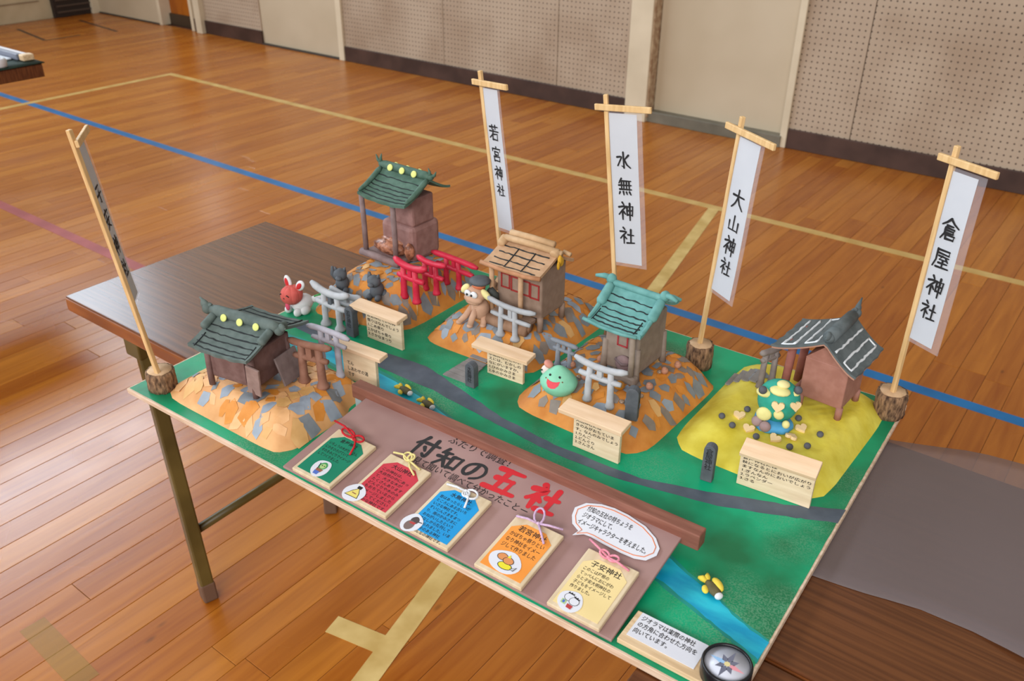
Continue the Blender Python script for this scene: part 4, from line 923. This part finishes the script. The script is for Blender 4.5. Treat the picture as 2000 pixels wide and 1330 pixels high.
# --- 4: teal roofed shrine
g4 = HH(H4, .70, .505)
S = put('shrine_model', 'clay shrine with teal roof, knotted ridge ends and grey-brown walls', 'shrine', .6985, .506, g4 - .001, -.06)
c4 = clay('teal', 98, 152, 148, 8); b4 = clay('grey_brown', 136, 120, 108, 6)
R4 = Roof(.050, .073, .060, .103, .142, hb=.112, p=1.5, up=.004, skew=-.06); R4.build(S, c4, .005)
R4.lines(BLKLINE, (.22, .38, .54, .68, .80, .92), (.4,), .0012, -.85, .8, 11); R4.cross(BLKLINE, (-.8, .78), -1, .6, .96)
R4.ridge(c4, .006, .004, .001); R4.horn(c4, -1.0, .0085, .01, 1, .006); R4.horn(c4, 1.02, .0085, .01, 1, .006)
R4.verge(c4, -1, (-.95, .97), .05, .55, .0075, .0085); R4.verge(c4, -1, (-.97, .98), .5, .98, .004, .003)
rod('eave_roll', R4.o, [(-.054, -.073, .1035), (-.02, -.0745, .100), (.02, -.0745, .100), (.047, -.073, .103)], .003, c4)
cbox('body', S, (.002, .004, .058), (.064, .088, .096), b4, .004)
for x, y in ((-.030, -.040), (.034, -.040), (.034, .046), (-.030, .046)): rod('leg', S, [(x, y, 0), (x * .97, y, .02), (x * .95, y * .97, .06)], [.0065, .0058, .005], b4)
rod('front_post', S, [(.030, -.052, .006), (.030, -.052, .05), (.029, -.054, .103)], .0048, clay('grey_brown_light', 150, 134, 120, 6))
cbox('front_step', S, (.016, -.050, .008), (.05, .016, .016), b4, .004)
mb = MB()
for cx_, cz, dx, dz in ((0, .012, .02, .0026), (0, -.012, .02, .0026), (-.009, 0, .0026, .026), (.009, 0, .0026, .026)): mb.box((.004 + cx_, -.0405, .070 + cz), (dx, .0014, dz))
mb.build('red_frame', plain('crimson_line', 156, 52, 56, .6), S)
mb = MB(); mb.ball((.012, -.044, .028), (.017, .007, .016), 14, 9); mb.build('offering_bell', clay('mauve_bell', 122, 98, 98, 8), S)
rod('bell_rope', S, [(-.004, -.045, .034), (.012, -.051, .030), (.026, -.046, .033)], .003, clay('mauve_dark', 104, 84, 84, 6))

# --- 5: grey roofed shrine on the yellow hill
g5 = HH(H5, .99, .615)
S = put('shrine_model', 'clay shrine with grey white-striped roof on the yellow hill', 'shrine', .996, .622, g5 - .001, -1.66)
c5 = clay('slate_grey', 88, 96, 98, 8); b5 = clay('terracotta_pink', 160, 110, 96, 6); c5e = clay('terracotta_edge', 172, 128, 110, 6)
R5 = Roof(.058, .083, .054, .098, .136, hb=.092, p=1.35, up=.003); R5.build(S, c5, .0035)
mb = MB(); mb.slab(10, 22, lambda a, b_: (R5.L * .985 * (2 * a - 1), -R5.Df * .99 + (R5.Df + R5.Db) * .985 * b_, R5.z(R5.L * (2 * a - 1), -R5.Df + (R5.Df + R5.Db) * b_) - .0036), .003); smooth_edges(mb.build('roof_underside', c5e, R5.o), .9)
R5.lines(WHTLINE, (.20, .40, .60, .82), (.30, .56, .80), .0021, -.88, .88, 21); R5.cross(WHTLINE, (.86,), -1, .60, .82, .0016); R5.cross(WHTLINE, (.86, -.86), -1, .20, .40, .0016); R5.cross(WHTLINE, (.86, -.86), 1, .56, .80, .0016)
mb = MB(); mb.tube([(-.044, 0, .140), (0, 0, .139), (.046, 0, .139)], [.010, .011, .0105], 12); mb.build('ridge', c5, R5.o)
R5.horn(c5, .80, .008, .004, 2, .002); R5.horn(c5, -1.0, .008, .022, 2, .004)
cbox('body', S, (.002, .004, .056), (.078, .070, .072), b5, .002)
mb = MB(); mb.add([(-.037, -.031, .0915), (.041, -.031, .0915), (.041, .036, .0915), (-.037, .036, .0915), (-.037, .0, .122), (.041, .0, .122)], [(0, 3, 2, 1), (0, 1, 5, 4), (2, 3, 4, 5), (0, 4, 3), (1, 2, 5)]); mb.build('gable', b5, S)
for x, y in ((.038, .036), (-.034, .036), (.038, -.028), (-.034, -.028)): rod('leg', S, [(x, y, 0), (x, y, .022)], .0056, b5)
for x in (-.030, .028): rod('porch_column', S, [(x, -.062, .0), (x, -.060, .05), (x, -.058, .104)], .0068, clay('terracotta_dark', 148, 90, 80, 6), 10)
rod('porch_beam', S, [(-.034, -.045, .012), (.034, -.045, .012)], .006, b5)

# ------------------------------------------------------------------ gateways
def torii(label, u, v, h, yaw, span, H, nuki, blen, mat, rl, rb, curve=.006, group=None, flare=1.5, strut=True, plaque=None, lean=0, roll=0, off=0, ext=0, foot=(0, 0)):
    t = put('torii_gateway', label, 'gateway', u, v, h, yaw, group)
    for sg, fz in ((-1, foot[0]), (1, foot[1])):
        x = sg * span / 2
        mb = MB(); mb.tube([(x * 1.04, 0, fz), (x * 1.03, 0, fz + H * .06), (x * 1.02, 0, fz + H * .16), (x + lean * .5, 0, H * .5), (x * .92 + lean, 0, H * .97)], [rl * flare, rl * flare * .95, rl * 1.05, rl, rl * .9], 10)
        lg = mb.build('leg', mat, t)
        if ext: rod('toothpick', lg, [(x * 1.04, 0, fz - ext), (x * 1.04, 0, fz + .002)], .0009, PINEX, 6)
    def beam(nm, L, z, r_, cv, tip=.7, sq=1):
        mb = MB(); n = 11; pts = []; rs = []
        for i in range(n):
            q = 2 * i / (n - 1) - 1; pts.append((q * L / 2 + lean + off, -.0, z + cv * abs(q) ** 2.4 + roll * q * L / 2)); rs.append(r_ * (1 if abs(q) < .9 else tip))
        mb.tube(pts, rs, 10, sq=sq); return mb.build(nm, mat, t)
    beam('top_beam', blen, H, rb, curve, .55); beam('tie_beam', blen * .80, nuki, rb * .85, curve * .15, .8)
    if strut: cbox('strut', t, (lean + off, 0, (H + nuki) / 2), (rl * 1.7, rl * 1.4, H - nuki), mat if plaque is None else plaque, .001)
    return t
LG = clay('light_grey', 166, 168, 172, 6); MG = clay('mid_grey', 122, 126, 134, 6); RD = clay('crimson', 196, 34, 62, 6, .5); BRN = clay('torii_brown', 138, 96, 78, 8); DGY = clay('dark_grey', 84, 88, 94, 6)
WG = clay('white_grey', 178, 180, 184, 6)
torii('pale grey clay gateway with a dark centre plate beside the grey road', .130, .362, .0005, -.02, .038, .072, .047, .100, WG, .0058, .0070, .012, plaque=DGY, flare=1.9)
torii('pale grey clay gateway half hidden behind the one with a dark plate', .140, .392, HH(H2, .14, .392) + .0012, .0, .036, .058, .040, .080, LG, .0055, .0064, .008)
torii('brown clay gateway beside the dark green roofed shrine', .304, .152, HH(H1, .304, .152) - .002, .14, .037, .074, .050, .086, BRN, .0068, .0062, .003, flare=1.6, roll=.06)
torii('lavender grey clay gateway with a wavy top beam behind the brown one', .300, .197, HH(H1, .30, .197) - .003, .05, .036, .082, .062, .092, clay('lavender_grey', 170, 166, 176, 6), .0052, .0052, -.003, roll=.0)
torii('nearest and largest red clay gateway on the orange hill', .236, .470, .047, -.10, .034, .070, .047, .088, RD, .0062, .0070, .010, flare=1.5, ext=.028, group=None, roll=.03, off=.004)
torii('middle red clay gateway on the orange hill', .243, .523, .046, -.10, .031, .062, .036, .078, RD, .0056, .0060, .006, ext=.024, roll=.03, off=.004)
torii('farthest red clay gateway with a long pointed beam on the orange hill', .252, .580, .038, -.12, .036, .062, .040, .128, RD, .0056, .0062, -.002, ext=.02, roll=.02, off=.006)
torii('light grey clay gateway in front of the tan shrine', .464, .474, HH(H3, .464, .474) - .001, -.02, .032, .062, .040, .108, LG, .0050, .0052, .007, flare=1.9, roll=-.02, off=.006)
torii('mid grey clay gateway behind the round mint figure', .606, .438, HH(H4, .606, .438) - .002, -.03, .024, .046, .032, .054, MG, .0042, .0044, .0, off=.0)
torii('white-grey clay gateway in front of the teal roofed shrine', .705, .387, HH(H4, .705, .387) - .001, .02, .040, .066, .047, .094, WG, .0055, .0056, .008, flare=1.5)
torii('weathered grey clay gateway at the back left of the yellow hill', .899, .611, HH(H5, .899, .611) - .001, 1.17, .026, .066, .052, .050, clay('weathered_grey', 132, 122, 118, 8), .0052, .0055, .002)

# ------------------------------------------------------------------ name stones
def stone(label, u, v, h, yaw, w, hgt, text, size, z0, side=False):
    t = put('name_stone', label, 'stone marker', u, v, h, yaw)
    mb = MB(); n = 8; pr = [(-w / 2, 0), (w / 2, 0)] + [(w / 2 * math.cos(math.pi * i / n), hgt - w / 2 + w / 2 * math.sin(math.pi * i / n)) for i in range(n + 1)]
    mb.prism(pr, -w * .36, w * .36, M=Matrix.Rotation(math.pi / 2, 4, 'X')); mb.build('slab', DGY, t, bevel=.001)
    if side: glyphs('lettering', '\n'.join(text), size, INK, t, T(w / 2 + .0004, -size * .4, z0) @ Matrix.Rotation(math.pi / 2, 4, 'Z') @ UP, .0, line=.8)
    else: glyphs('lettering', '\n'.join(text), size, INK, t, T(-size * .47, -w * .36 - .0004, z0) @ UP, .0, line=.8)
    return t
stone('grey name stone right of the pale gateway by the road', .182, .362, .0005, .0, .020, .062, '若宮神社', .011, .047)
stone('small grey name stone beside the plank path', .474, .354, .0005, .0, .019, .047, '水無神社', .0095, .034)
stone('rounded grey name stone right of the white gateway', .766, .386, HH(H4, .766, .386) - .001, .25, .020, .058, '大山神社', .010, .044, side=True)
stone('leaning grey name stone left of the wide notice board', .912, .355, .0005, .1, .0175, .064, '倉屋神社', .0115, .050)

# ------------------------------------------------------------------ plank paths
PLK = noisy('grey_painted_planks', rgb(124, 120, 118), rgb(146, 142, 140), 30, .6, .1)
t = put('plank_path', 'short grey plank path leading from the road up to the tan shrine', 'path', .436, .40, .0006)
for k in range(7):
    y0 = .352 + k * .0145; x0 = .411 + k * .0008; x1 = .462 - k * .002
    z = max(.0004, HH(H3, (x0 + x1) / 2, y0 + .007)) + .0003
    mb = MB(); mb.box(((x0 + x1) / 2 - .436, y0 + .007 - .40, z), (x1 - x0, .0134, .0022), rz=rnd.uniform(-.02, .02)); mb.build('plank', PLK, t)
t = put('plank_path', 'grey plank path climbing the back left of the yellow hill', 'path', .86, .625, .0006)
for k in range(4):
    x = .838 + k * .0135; z = HH(H5, x, .625) + .0008
    mb = MB(); mb.box((x - .86, 0, z), (.0125, .042, .0022)); mb.build('plank', PLK, t)

# ------------------------------------------------------------------ clay figures
WHT = clay('white', 218, 218, 220, 4); COR = clay('coral', 208, 92, 84, 6); TANC = clay('dog_tan', 188, 148, 122, 6); EYE = plain('eye_black', 24, 24, 26, .3); CRM = clay('cream', 226, 214, 150, 5)
def fig(): return MB()
# fox with a pumpkin head
t = put('fox_figure', 'white clay fox with coral pumpkin head and red ears left of the gateways', 'figurine', .028, .366, .0006, .05)
m = fig(); m.ball((.004, .010, .018), (.020, .024, .018)); m.ball((-.014, -.010, .008), (.007, .010, .009)); m.ball((.012, -.012, .008), (.007, .010, .009)); m.ball((.019, .002, .009), (.008, .012, .010)); m.build('body', WHT, t)
m = fig(); m.ball((-.004, -.008, .042), (.021, .020, .019))
for k in range(5): a = -1.9 + k * .75; m.ball((-.004 + .008 * math.cos(a), -.008 + .008 * math.sin(a), .042), (.0145, .0145, .0185))
hd = m.build('head', COR, t)
for x, rx in ((-.014, -.2), (.019, .75)):
    m = fig(); m.ball((x, -.004, .065), (.0092, .0045, .014), rot=(0, rx, 0)); ea = m.build('ear', WHT, hd)
    m = fig(); m.ball((x, -.0078, .065), (.0050, .0020, .0095), rot=(0, rx, 0)); m.build('ear_lining', clay('red', 200, 40, 44, 4), ea)
for x in (-.012, .004): m = fig(); m.tube([(x - .004, -.027, .046), (x, -.0285, .049), (x + .004, -.027, .046)], .0011, 6); m.build('eye', EYE, hd)
m = fig(); m.ball((-.004, -.028, .041), (.0028, .002, .002)); m.build('nose', EYE, hd)
m = fig(); m.ball((-.004, -.022, .021), (.0055, .003, .009)); m.build('tongue', clay('pink', 214, 76, 106, 4), hd)
m = fig(); m.tube([(.012, .024, .020), (.026, .034, .024), (.040, .042, .032)], [.006, .0075, .003], 10); tl = m.build('tail', WHT, t)
m = fig(); m.tube([(.020, .028, .0285), (.032, .036, .034)], .0022, 7); m.build('tail_stripe', clay('leaf', 70, 150, 80, 4), tl)
# two dark guardian animals
for (u, v, hh_, yw, lb) in ((.098, .424, HH(H2, .098, .424), .5, 'dark grey clay guardian animal with raised tail above the pale gateway'), (.174, .440, HH(H2, .174, .440), .2, 'dark grey clay guardian animal behind the notice board roof')):
    t = put('guardian_figure', lb, 'figurine', u, v, hh_ - .001, yw)
    m = fig(); m.ball((0, .004, .016), (.013, .017, .017)); m.ball((-.008, -.010, .006), (.0055, .009, .007)); m.ball((.010, -.010, .006), (.0055, .009, .007)); m.ball((.012, .014, .007), (.008, .010, .008)); m.build('body', DGY, t)
    m = fig(); m.ball((0, -.004, .038), (.0135, .013, .0125)); m.ball((0, -.016, .035), (.0065, .006, .005)); hd = m.build('head', DGY, t)
    for x in (-.008, .008): m = fig(); m.tube([(x, -.002, .046), (x * 1.3, -.002, .053)], [.0042, .0012], 7); m.build('ear', DGY, hd)
    m = fig(); m.tube([(-.012, .012, .018), (-.022, .014, .030), (-.020, .012, .046)], [.004, .0046, .003], 8); m.build('tail', DGY, t)
# tan dog with a cap
t = put('dog_figure', 'tan clay dog with round eyes, cream ears and a grey and orange cap', 'figurine', .389, .482, HH(H3, .389, .482) - .0005, .0)
m = fig(); m.ball((.004, .004, .028), (.018, .018, .022)); m.tube([(.004, .0, .03), (.002, -.004, .048)], [.012, .010], 10); m.build('body', TANC, t)
for pts in ([(-.008, -.004, .032), (-.016, -.016, .014), (-.024, -.024, .003)], [(.004, -.008, .032), (.002, -.018, .016), (.001, -.024, .003)], [(.014, .004, .018), (.018, -.004, .010), (.019, -.008, .003)], [(-.002, .018, .014), (-.004, .018, .004)]):
    m = fig(); m.tube(pts, [.0062] * (len(pts) - 1) + [.0056], 9); m.ball(pts[-1], (.0062, .0068, .0045), 10, 6); m.build('leg', TANC, t)
m = fig(); m.ball((.002, -.004, .061), (.021, .017, .015)); m.ball((.001, -.012, .054), (.020, .012, .010)); m.ball((.001, -.013, .049), (.016, .010, .006)); hd = m.build('head', TANC, t)
for x, rx in ((-.022, .7), (.025, -.9)): m = fig(); m.ball((x, -.006, .066), (.0068, .006, .0125), rot=(0, rx, 0)); m.build('ear', CRM, hd)
for x in (-.006, .008):
    m = fig(); m.ball((x, -.0195, .066), (.0075, .004, .0066)); e_ = m.build('eye', WHT, hd)
    m = fig(); m.ball((x + (.001 if x < 0 else -.003), -.0232, .0655), .0024, 10, 6); m.build('pupil', EYE, e_)
m = fig(); m.tube([(.004, .0, .074), (.005, .001, .081)], [.0125, .0125], 14); hb = m.build('cap_band', clay('orange_band', 206, 116, 78, 5), t)
m = fig(); m.lathe([(.010, .081), (.019, .083), (.020, .088), (.012, .092)], 16, M=T(.006, .002, 0)); m.build('cap_top', DGY, t)
m = fig(); m.tube([(.022, .010, .070), (.028, .018, .056), (.030, .022, .044)], [.007, .008, .004], 9); m.build('dark_cape', clay('charcoal', 64, 68, 66, 5), t)
# mint round figure
t = put('mint_figure', 'round mint green clay figure with a red open smile', 'figurine', .633, .381, HH(H4, .633, .381) + .0025, .12)
MINT = clay('mint', 132, 200, 168, 5)
def drop(v): q = max(0, v.z); return Vector((v.x * (1 - .42 * q), v.y * (1 - .42 * q), v.z * 1.05))
m = fig(); m.ball((0, 0, .0235), (.0315, .029, .0255), 22, 14, shape=drop); bd = m.build('body', MINT, t)
def onb(x, z):   # front surface depth of the body
    q = max(0, (z - .0225) / .027); k = (1 - .42 * min(1, q)); rx, ry = .0315 * k, .029 * k; zz = ((z - .0225) / (.027 * (1.05 if z > .0225 else 1)))
    return -ry * math.sqrt(max(0, 1 - zz * zz - 0 * x)) * math.sqrt(max(.01, 1 - (x / (rx * max(.1, math.sqrt(max(.01, 1 - zz * zz))))) ** 2))
m = fig(); poly = [(-.0115, .0345), (-.006, .0335), (0, .033), (.006, .0335), (.0115, .0345), (.0105, .029), (.006, .0245), (0, .0235), (-.006, .0245), (-.0105, .029)]
vs_ = [(x, onb(x, z) - .0012, z) for x, z in poly]; m.add([(0, onb(0, .030) - .0014, .030)] + vs_, [(0, 1 + (i + 1) % 10, 1 + i) for i in range(10)], True); m.build('mouth', clay('mouth_red', 216, 74, 84, 3), bd)
for x in (-.0085, .0085): m = fig(); m.ball((x, onb(x, .0395) - .0004, .0395), (.0022, .0014, .0026), 10, 6); m.build('eye', EYE, bd)
for x in (-.0145, .0145): m = fig(); m.ball((x, onb(x, .0335) - .0002, .0335), (.0016, .001, .0014), 8, 6); m.build('cheek', plain('cheek', 120, 90, 60, .6), bd)
m = fig(); m.ball((-.026, .004, .034), (.0075, .007, .010), rot=(0, .5, 0)); cr_ = m.build('side_creature', clay('blush', 222, 206, 200, 4), t)
m = fig(); m.ball((-.021, .004, .046), (.0085, .008, .0055), rot=(0, .5, 0)); m.build('creature_cap', clay('rose_cap', 206, 138, 122, 5), cr_)
m = fig(); m.ball((-.030, -.003, .036), .0016, 8, 6); m.build('creature_eye', EYE, cr_)
# green figure covered in cream patches on the yellow hill
t = put('turtle_figure', 'teal clay figure with cream patches and hearts on a blue base', 'figurine', .951, .505, HH(H5, .951, .505) - .0005, .12)
TEALF = clay('jade', 46, 158, 138, 6); SKY = clay('sky_blue', 74, 154, 202, 6); LEM = clay('lemon_cream', 226, 218, 146, 4); PCH = clay('peach_heart', 236, 206, 156, 4); MVE = clay('mauve_hand', 152, 128, 128, 5)
m = fig(); m.lathe([(.026, 0), (.030, .003), (.0295, .010), (.024, .014)], 22, wob=lambda i, j: 1 + .07 * math.sin(j * 1.3 + i)); m.build('blue_base', SKY, t)
def barrel(v): return Vector((v.x * (1 + .12 * v.z), v.y * (1 + .12 * v.z), v.z))
m = fig(); m.ball((.002, .004, .043), (.032, .028, .036), 20, 12, shape=barrel); bd = m.build('body', TEALF, t)
for i, (x, y, z, rx, ry, rz_) in enumerate(((-.012, -.022, .030, .012, .006, .012), (.010, -.023, .036, .008, .005, .008), (-.018, -.012, .062, .013, .010, .007), (.004, -.012, .071, .016, .013, .006), (.020, .004, .066, .012, .012, .006), (.022, -.016, .018, .006, .005, .007))):
    m = fig(); m.ball((x, y, z), (rx, ry, rz_), 12, 8); m.build('cream_patch', LEM, bd)
m = fig(); m.ball((.006, -.004, .079), (.010, .010, .005), 12, 8); m.build('crown', CRM, bd)
def heart(par, x, y, z, s, mat, rot=(0, 0, 0), name='heart'):
    m = MB(); E = Matrix.Translation((x, y, z)) @ Euler(rot).to_matrix().to_4x4()
    pts = [(s * .062 * 16 * math.sin(a) ** 3, s * .062 * (13 * math.cos(a) - 5 * math.cos(2 * a) - 2 * math.cos(3 * a) - math.cos(4 * a))) for a in [2 * math.pi * i / 18 for i in range(18)]]
    m.prism(pts, -s * .28, s * .28, M=E); return m.build(name, mat, par, bevel=s * .12)
heart(bd, .007, -.026, .052, .010, PCH, (1.35, 0, .1)); heart(bd, .030, -.012, .052, .009, PCH, (1.35, 0, .7))
for x, y, z in ((-.020, -.020, .070), (.028, .0, .073)): m = fig(); m.ball((x, y, z), .0066, 12, 8); m.build('grey_eye', clay('ball_grey', 88, 88, 94, 4), bd)
for x, y, z in ((-.020, -.022, .014), (-.006, -.028, .012)): m = fig(); m.ball((x, y, z), (.009, .007, .009), 12, 8); m.build('mauve_hand', MVE, t)
# loose balls and hearts on the yellow hill
BG = clay('ball_grey', 88, 88, 94, 4)
ref = ('left of the teal figure', 'just left of the teal figure', 'low at the left of the teal figure', 'peeping over the left end of the wide notice board roof', 'right of the teal figure', 'near the right slope of the yellow hill', 'below the ball near the right slope', 'behind the right half of the wide notice board roof')
lab = ('outermost grey clay ball at the left of the teal figure', 'grey clay ball closest to the left of the teal figure', 'lower grey clay ball left of the teal figure', 'grey clay ball behind the left end of the wide notice board', 'grey clay ball right of the teal figure near the shrine leg', 'rightmost grey clay ball on the yellow hill', 'grey clay ball just below the rightmost ball', 'grey clay ball behind the middle of the wide notice board roof')
for (x, y), l in zip(((.88, .473), (.905, .515), (.903, .46), (.944, .455), (.98, .539), (1.022, .516), (1.016, .476), (.995, .459)), lab):
    m = MB(); m.ball((0, 0, .0046), (.0053, .0053, .0050), 14, 9); o = m.build('clay_ball', BG, loc=B(x, y, HH(H5, x, y)), rot=(0, 0, BROT)); tag(o, l, 'ball', 'grey clay balls on the yellow hill')
lab = ('cream clay heart between the left grey balls on the yellow hill', 'cream clay heart below left of the teal figure', 'cream clay heart touching the notice board roof on the yellow hill', 'cream clay heart in the middle right of the notice board roof', 'cream clay heart right of the blue base')
for i, ((x, y), l) in enumerate(zip(((.9, .496), (.926, .47), (.969, .468), (.988, .486), (.992, .518)), lab)):
    m = MB(); s = .0095
    pts = [(s * .062 * 16 * math.sin(a) ** 3, s * .062 * (13 * math.cos(a) - 5 * math.cos(2 * a) - 2 * math.cos(3 * a) - math.cos(4 * a))) for a in [2 * math.pi * i_ / 18 for i_ in range(18)]]
    m.prism(pts, 0, .005); o = m.build('clay_heart', PCH, loc=B(x, y, HH(H5, x, y) + .0006), rot=(.25, 0, [.4, .1, -.3, 3.0, .9][i]), bevel=.001); tag(o, l, 'heart', 'cream clay hearts on the yellow hill')
# nuts and glass beads on the teal shrine's hill
NUT = clay('nut_brown', 176, 124, 100, 8)
lab = ('brown clay nut left of the white gateway', 'brown clay nut beside the left wall of the teal roofed shrine', 'brown clay nut behind the mint figure', 'brown clay nut at the back right of the teal shrine hill', 'brown clay nut right of the teal shrine leg', 'brown clay nut in front of the teal shrine, right of the gateway')
for (x, y), l in zip(((.657, .42), (.648, .487), (.621, .443), (.767, .547), (.759, .515), (.759, .461)), lab):
    m = MB(); m.ball((0, 0, .0058), (.0062, .0062, .0062), 14, 9); m.ball((0, 0, .0105), (.0045, .0045, .0028), 10, 6); m.tube([(0, 0, .012), (.0005, 0, .0145)], .0008, 6)
    o = m.build('clay_nut', NUT, loc=B(x, y, HH(H4, x, y)), rot=(.3, .2, x * 40)); tag(o, l, 'nut', 'nuts on the teal shrine hill')
GB, nt, b = newmat('clear_glass_bead'); b.inputs['Base Color'].default_value = rgb(214, 190, 168); b.inputs['Transmission Weight'].default_value = .7; b.inputs['Roughness'].default_value = .06
AB, nt, b = newmat('amber_glass'); b.inputs['Base Color'].default_value = rgb(232, 160, 50); b.inputs['Transmission Weight'].default_value = .55; b.inputs['Roughness'].default_value = .08
for x, y, rr_, mt, l in ((.75, .51, .0042, GB, 'clear glass bead beside the right nut below the teal shrine'), (.76, .427, .0042, GB, 'clear glass bead right of the rounded name stone'), (.74, .40, .0045, GB, 'clear glass bead between the white gateway and name stone'), (.648, .419, .0042, GB, 'clear glass bead left of the nut by the white gateway'), (.718, .431, .0095, AB, 'amber glass bead behind the right leg of the white gateway')):
    m = MB(); m.ball((0, 0, rr_ * .75), (rr_, rr_, rr_ * .8), 16, 10); m.lathe([(rr_ * .95, rr_ * .6), (rr_ * 1.02, rr_ * .75), (rr_ * .95, rr_ * .9)], 16); o = m.build('glass_bead', mt, loc=B(x, y, HH(H4, x, y))); tag(o, l, 'bead')
# three fish in the river
FY = clay('fish_yellow', 226, 200, 70, 8); FO = clay('fish_olive', 92, 84, 52, 8)
def fish(label, u, v, yaw, s, big=0):
    t = put('fish_figure', label, 'figurine', u, v, .0008, yaw)
    m = MB(); m.ball((0, 0, .006 * s), (.016 * s, .0075 * s, .006 * s), 14, 9, shape=lambda q: Vector((q.x, q.y * (1 - .25 * q.x * -1 if q.x < 0 else 1), q.z))); bd = m.build('body', FO, t)
    m = MB(); m.tube([(-.013 * s, 0, .006 * s), (-.019 * s, .004 * s, .007 * s), (-.024 * s, .008 * s, .006 * s)], [.003 * s, .0042 * s, .002 * s], 8); m.tube([(-.013 * s, 0, .006 * s), (-.020 * s, -.003 * s, .007 * s), (-.024 * s, -.006 * s, .006 * s)], [.003 * s, .0042 * s, .002 * s], 8); m.build('tail_fin', FY, t)
    m = MB(); m.ball((-.002 * s, .008 * s, .008 * s), ((.012 if big else .010) * s, (.006 if big else .0035) * s, .005 * s), 12, 7, rot=(0, 0, -.15)); m.build('back_fin', FY, t)
    m = MB(); m.ball((-.004 * s, -.009 * s, .005 * s), (.007 * s, .0045 * s, .0035 * s), 12, 7, rot=(0, 0, -.5)); m.build('belly_fin', FY, t)
    m = MB(); m.ball((.0135 * s, -.001 * s, .0065 * s), (.0042 * s, .0058 * s, .0045 * s), 12, 7); m.build('white_mouth', WHT, t)
    return t
fish('olive and yellow clay fish nearest the wooden notice board in the river', .398, .268, -.15, .95)
fish('olive and yellow clay fish behind the middle of the brown bar', .456, .258, -.20, .95)
fish('yellow finned clay fish in the river at the lower right', 1.013, .150, -.55, 1.0, 1)
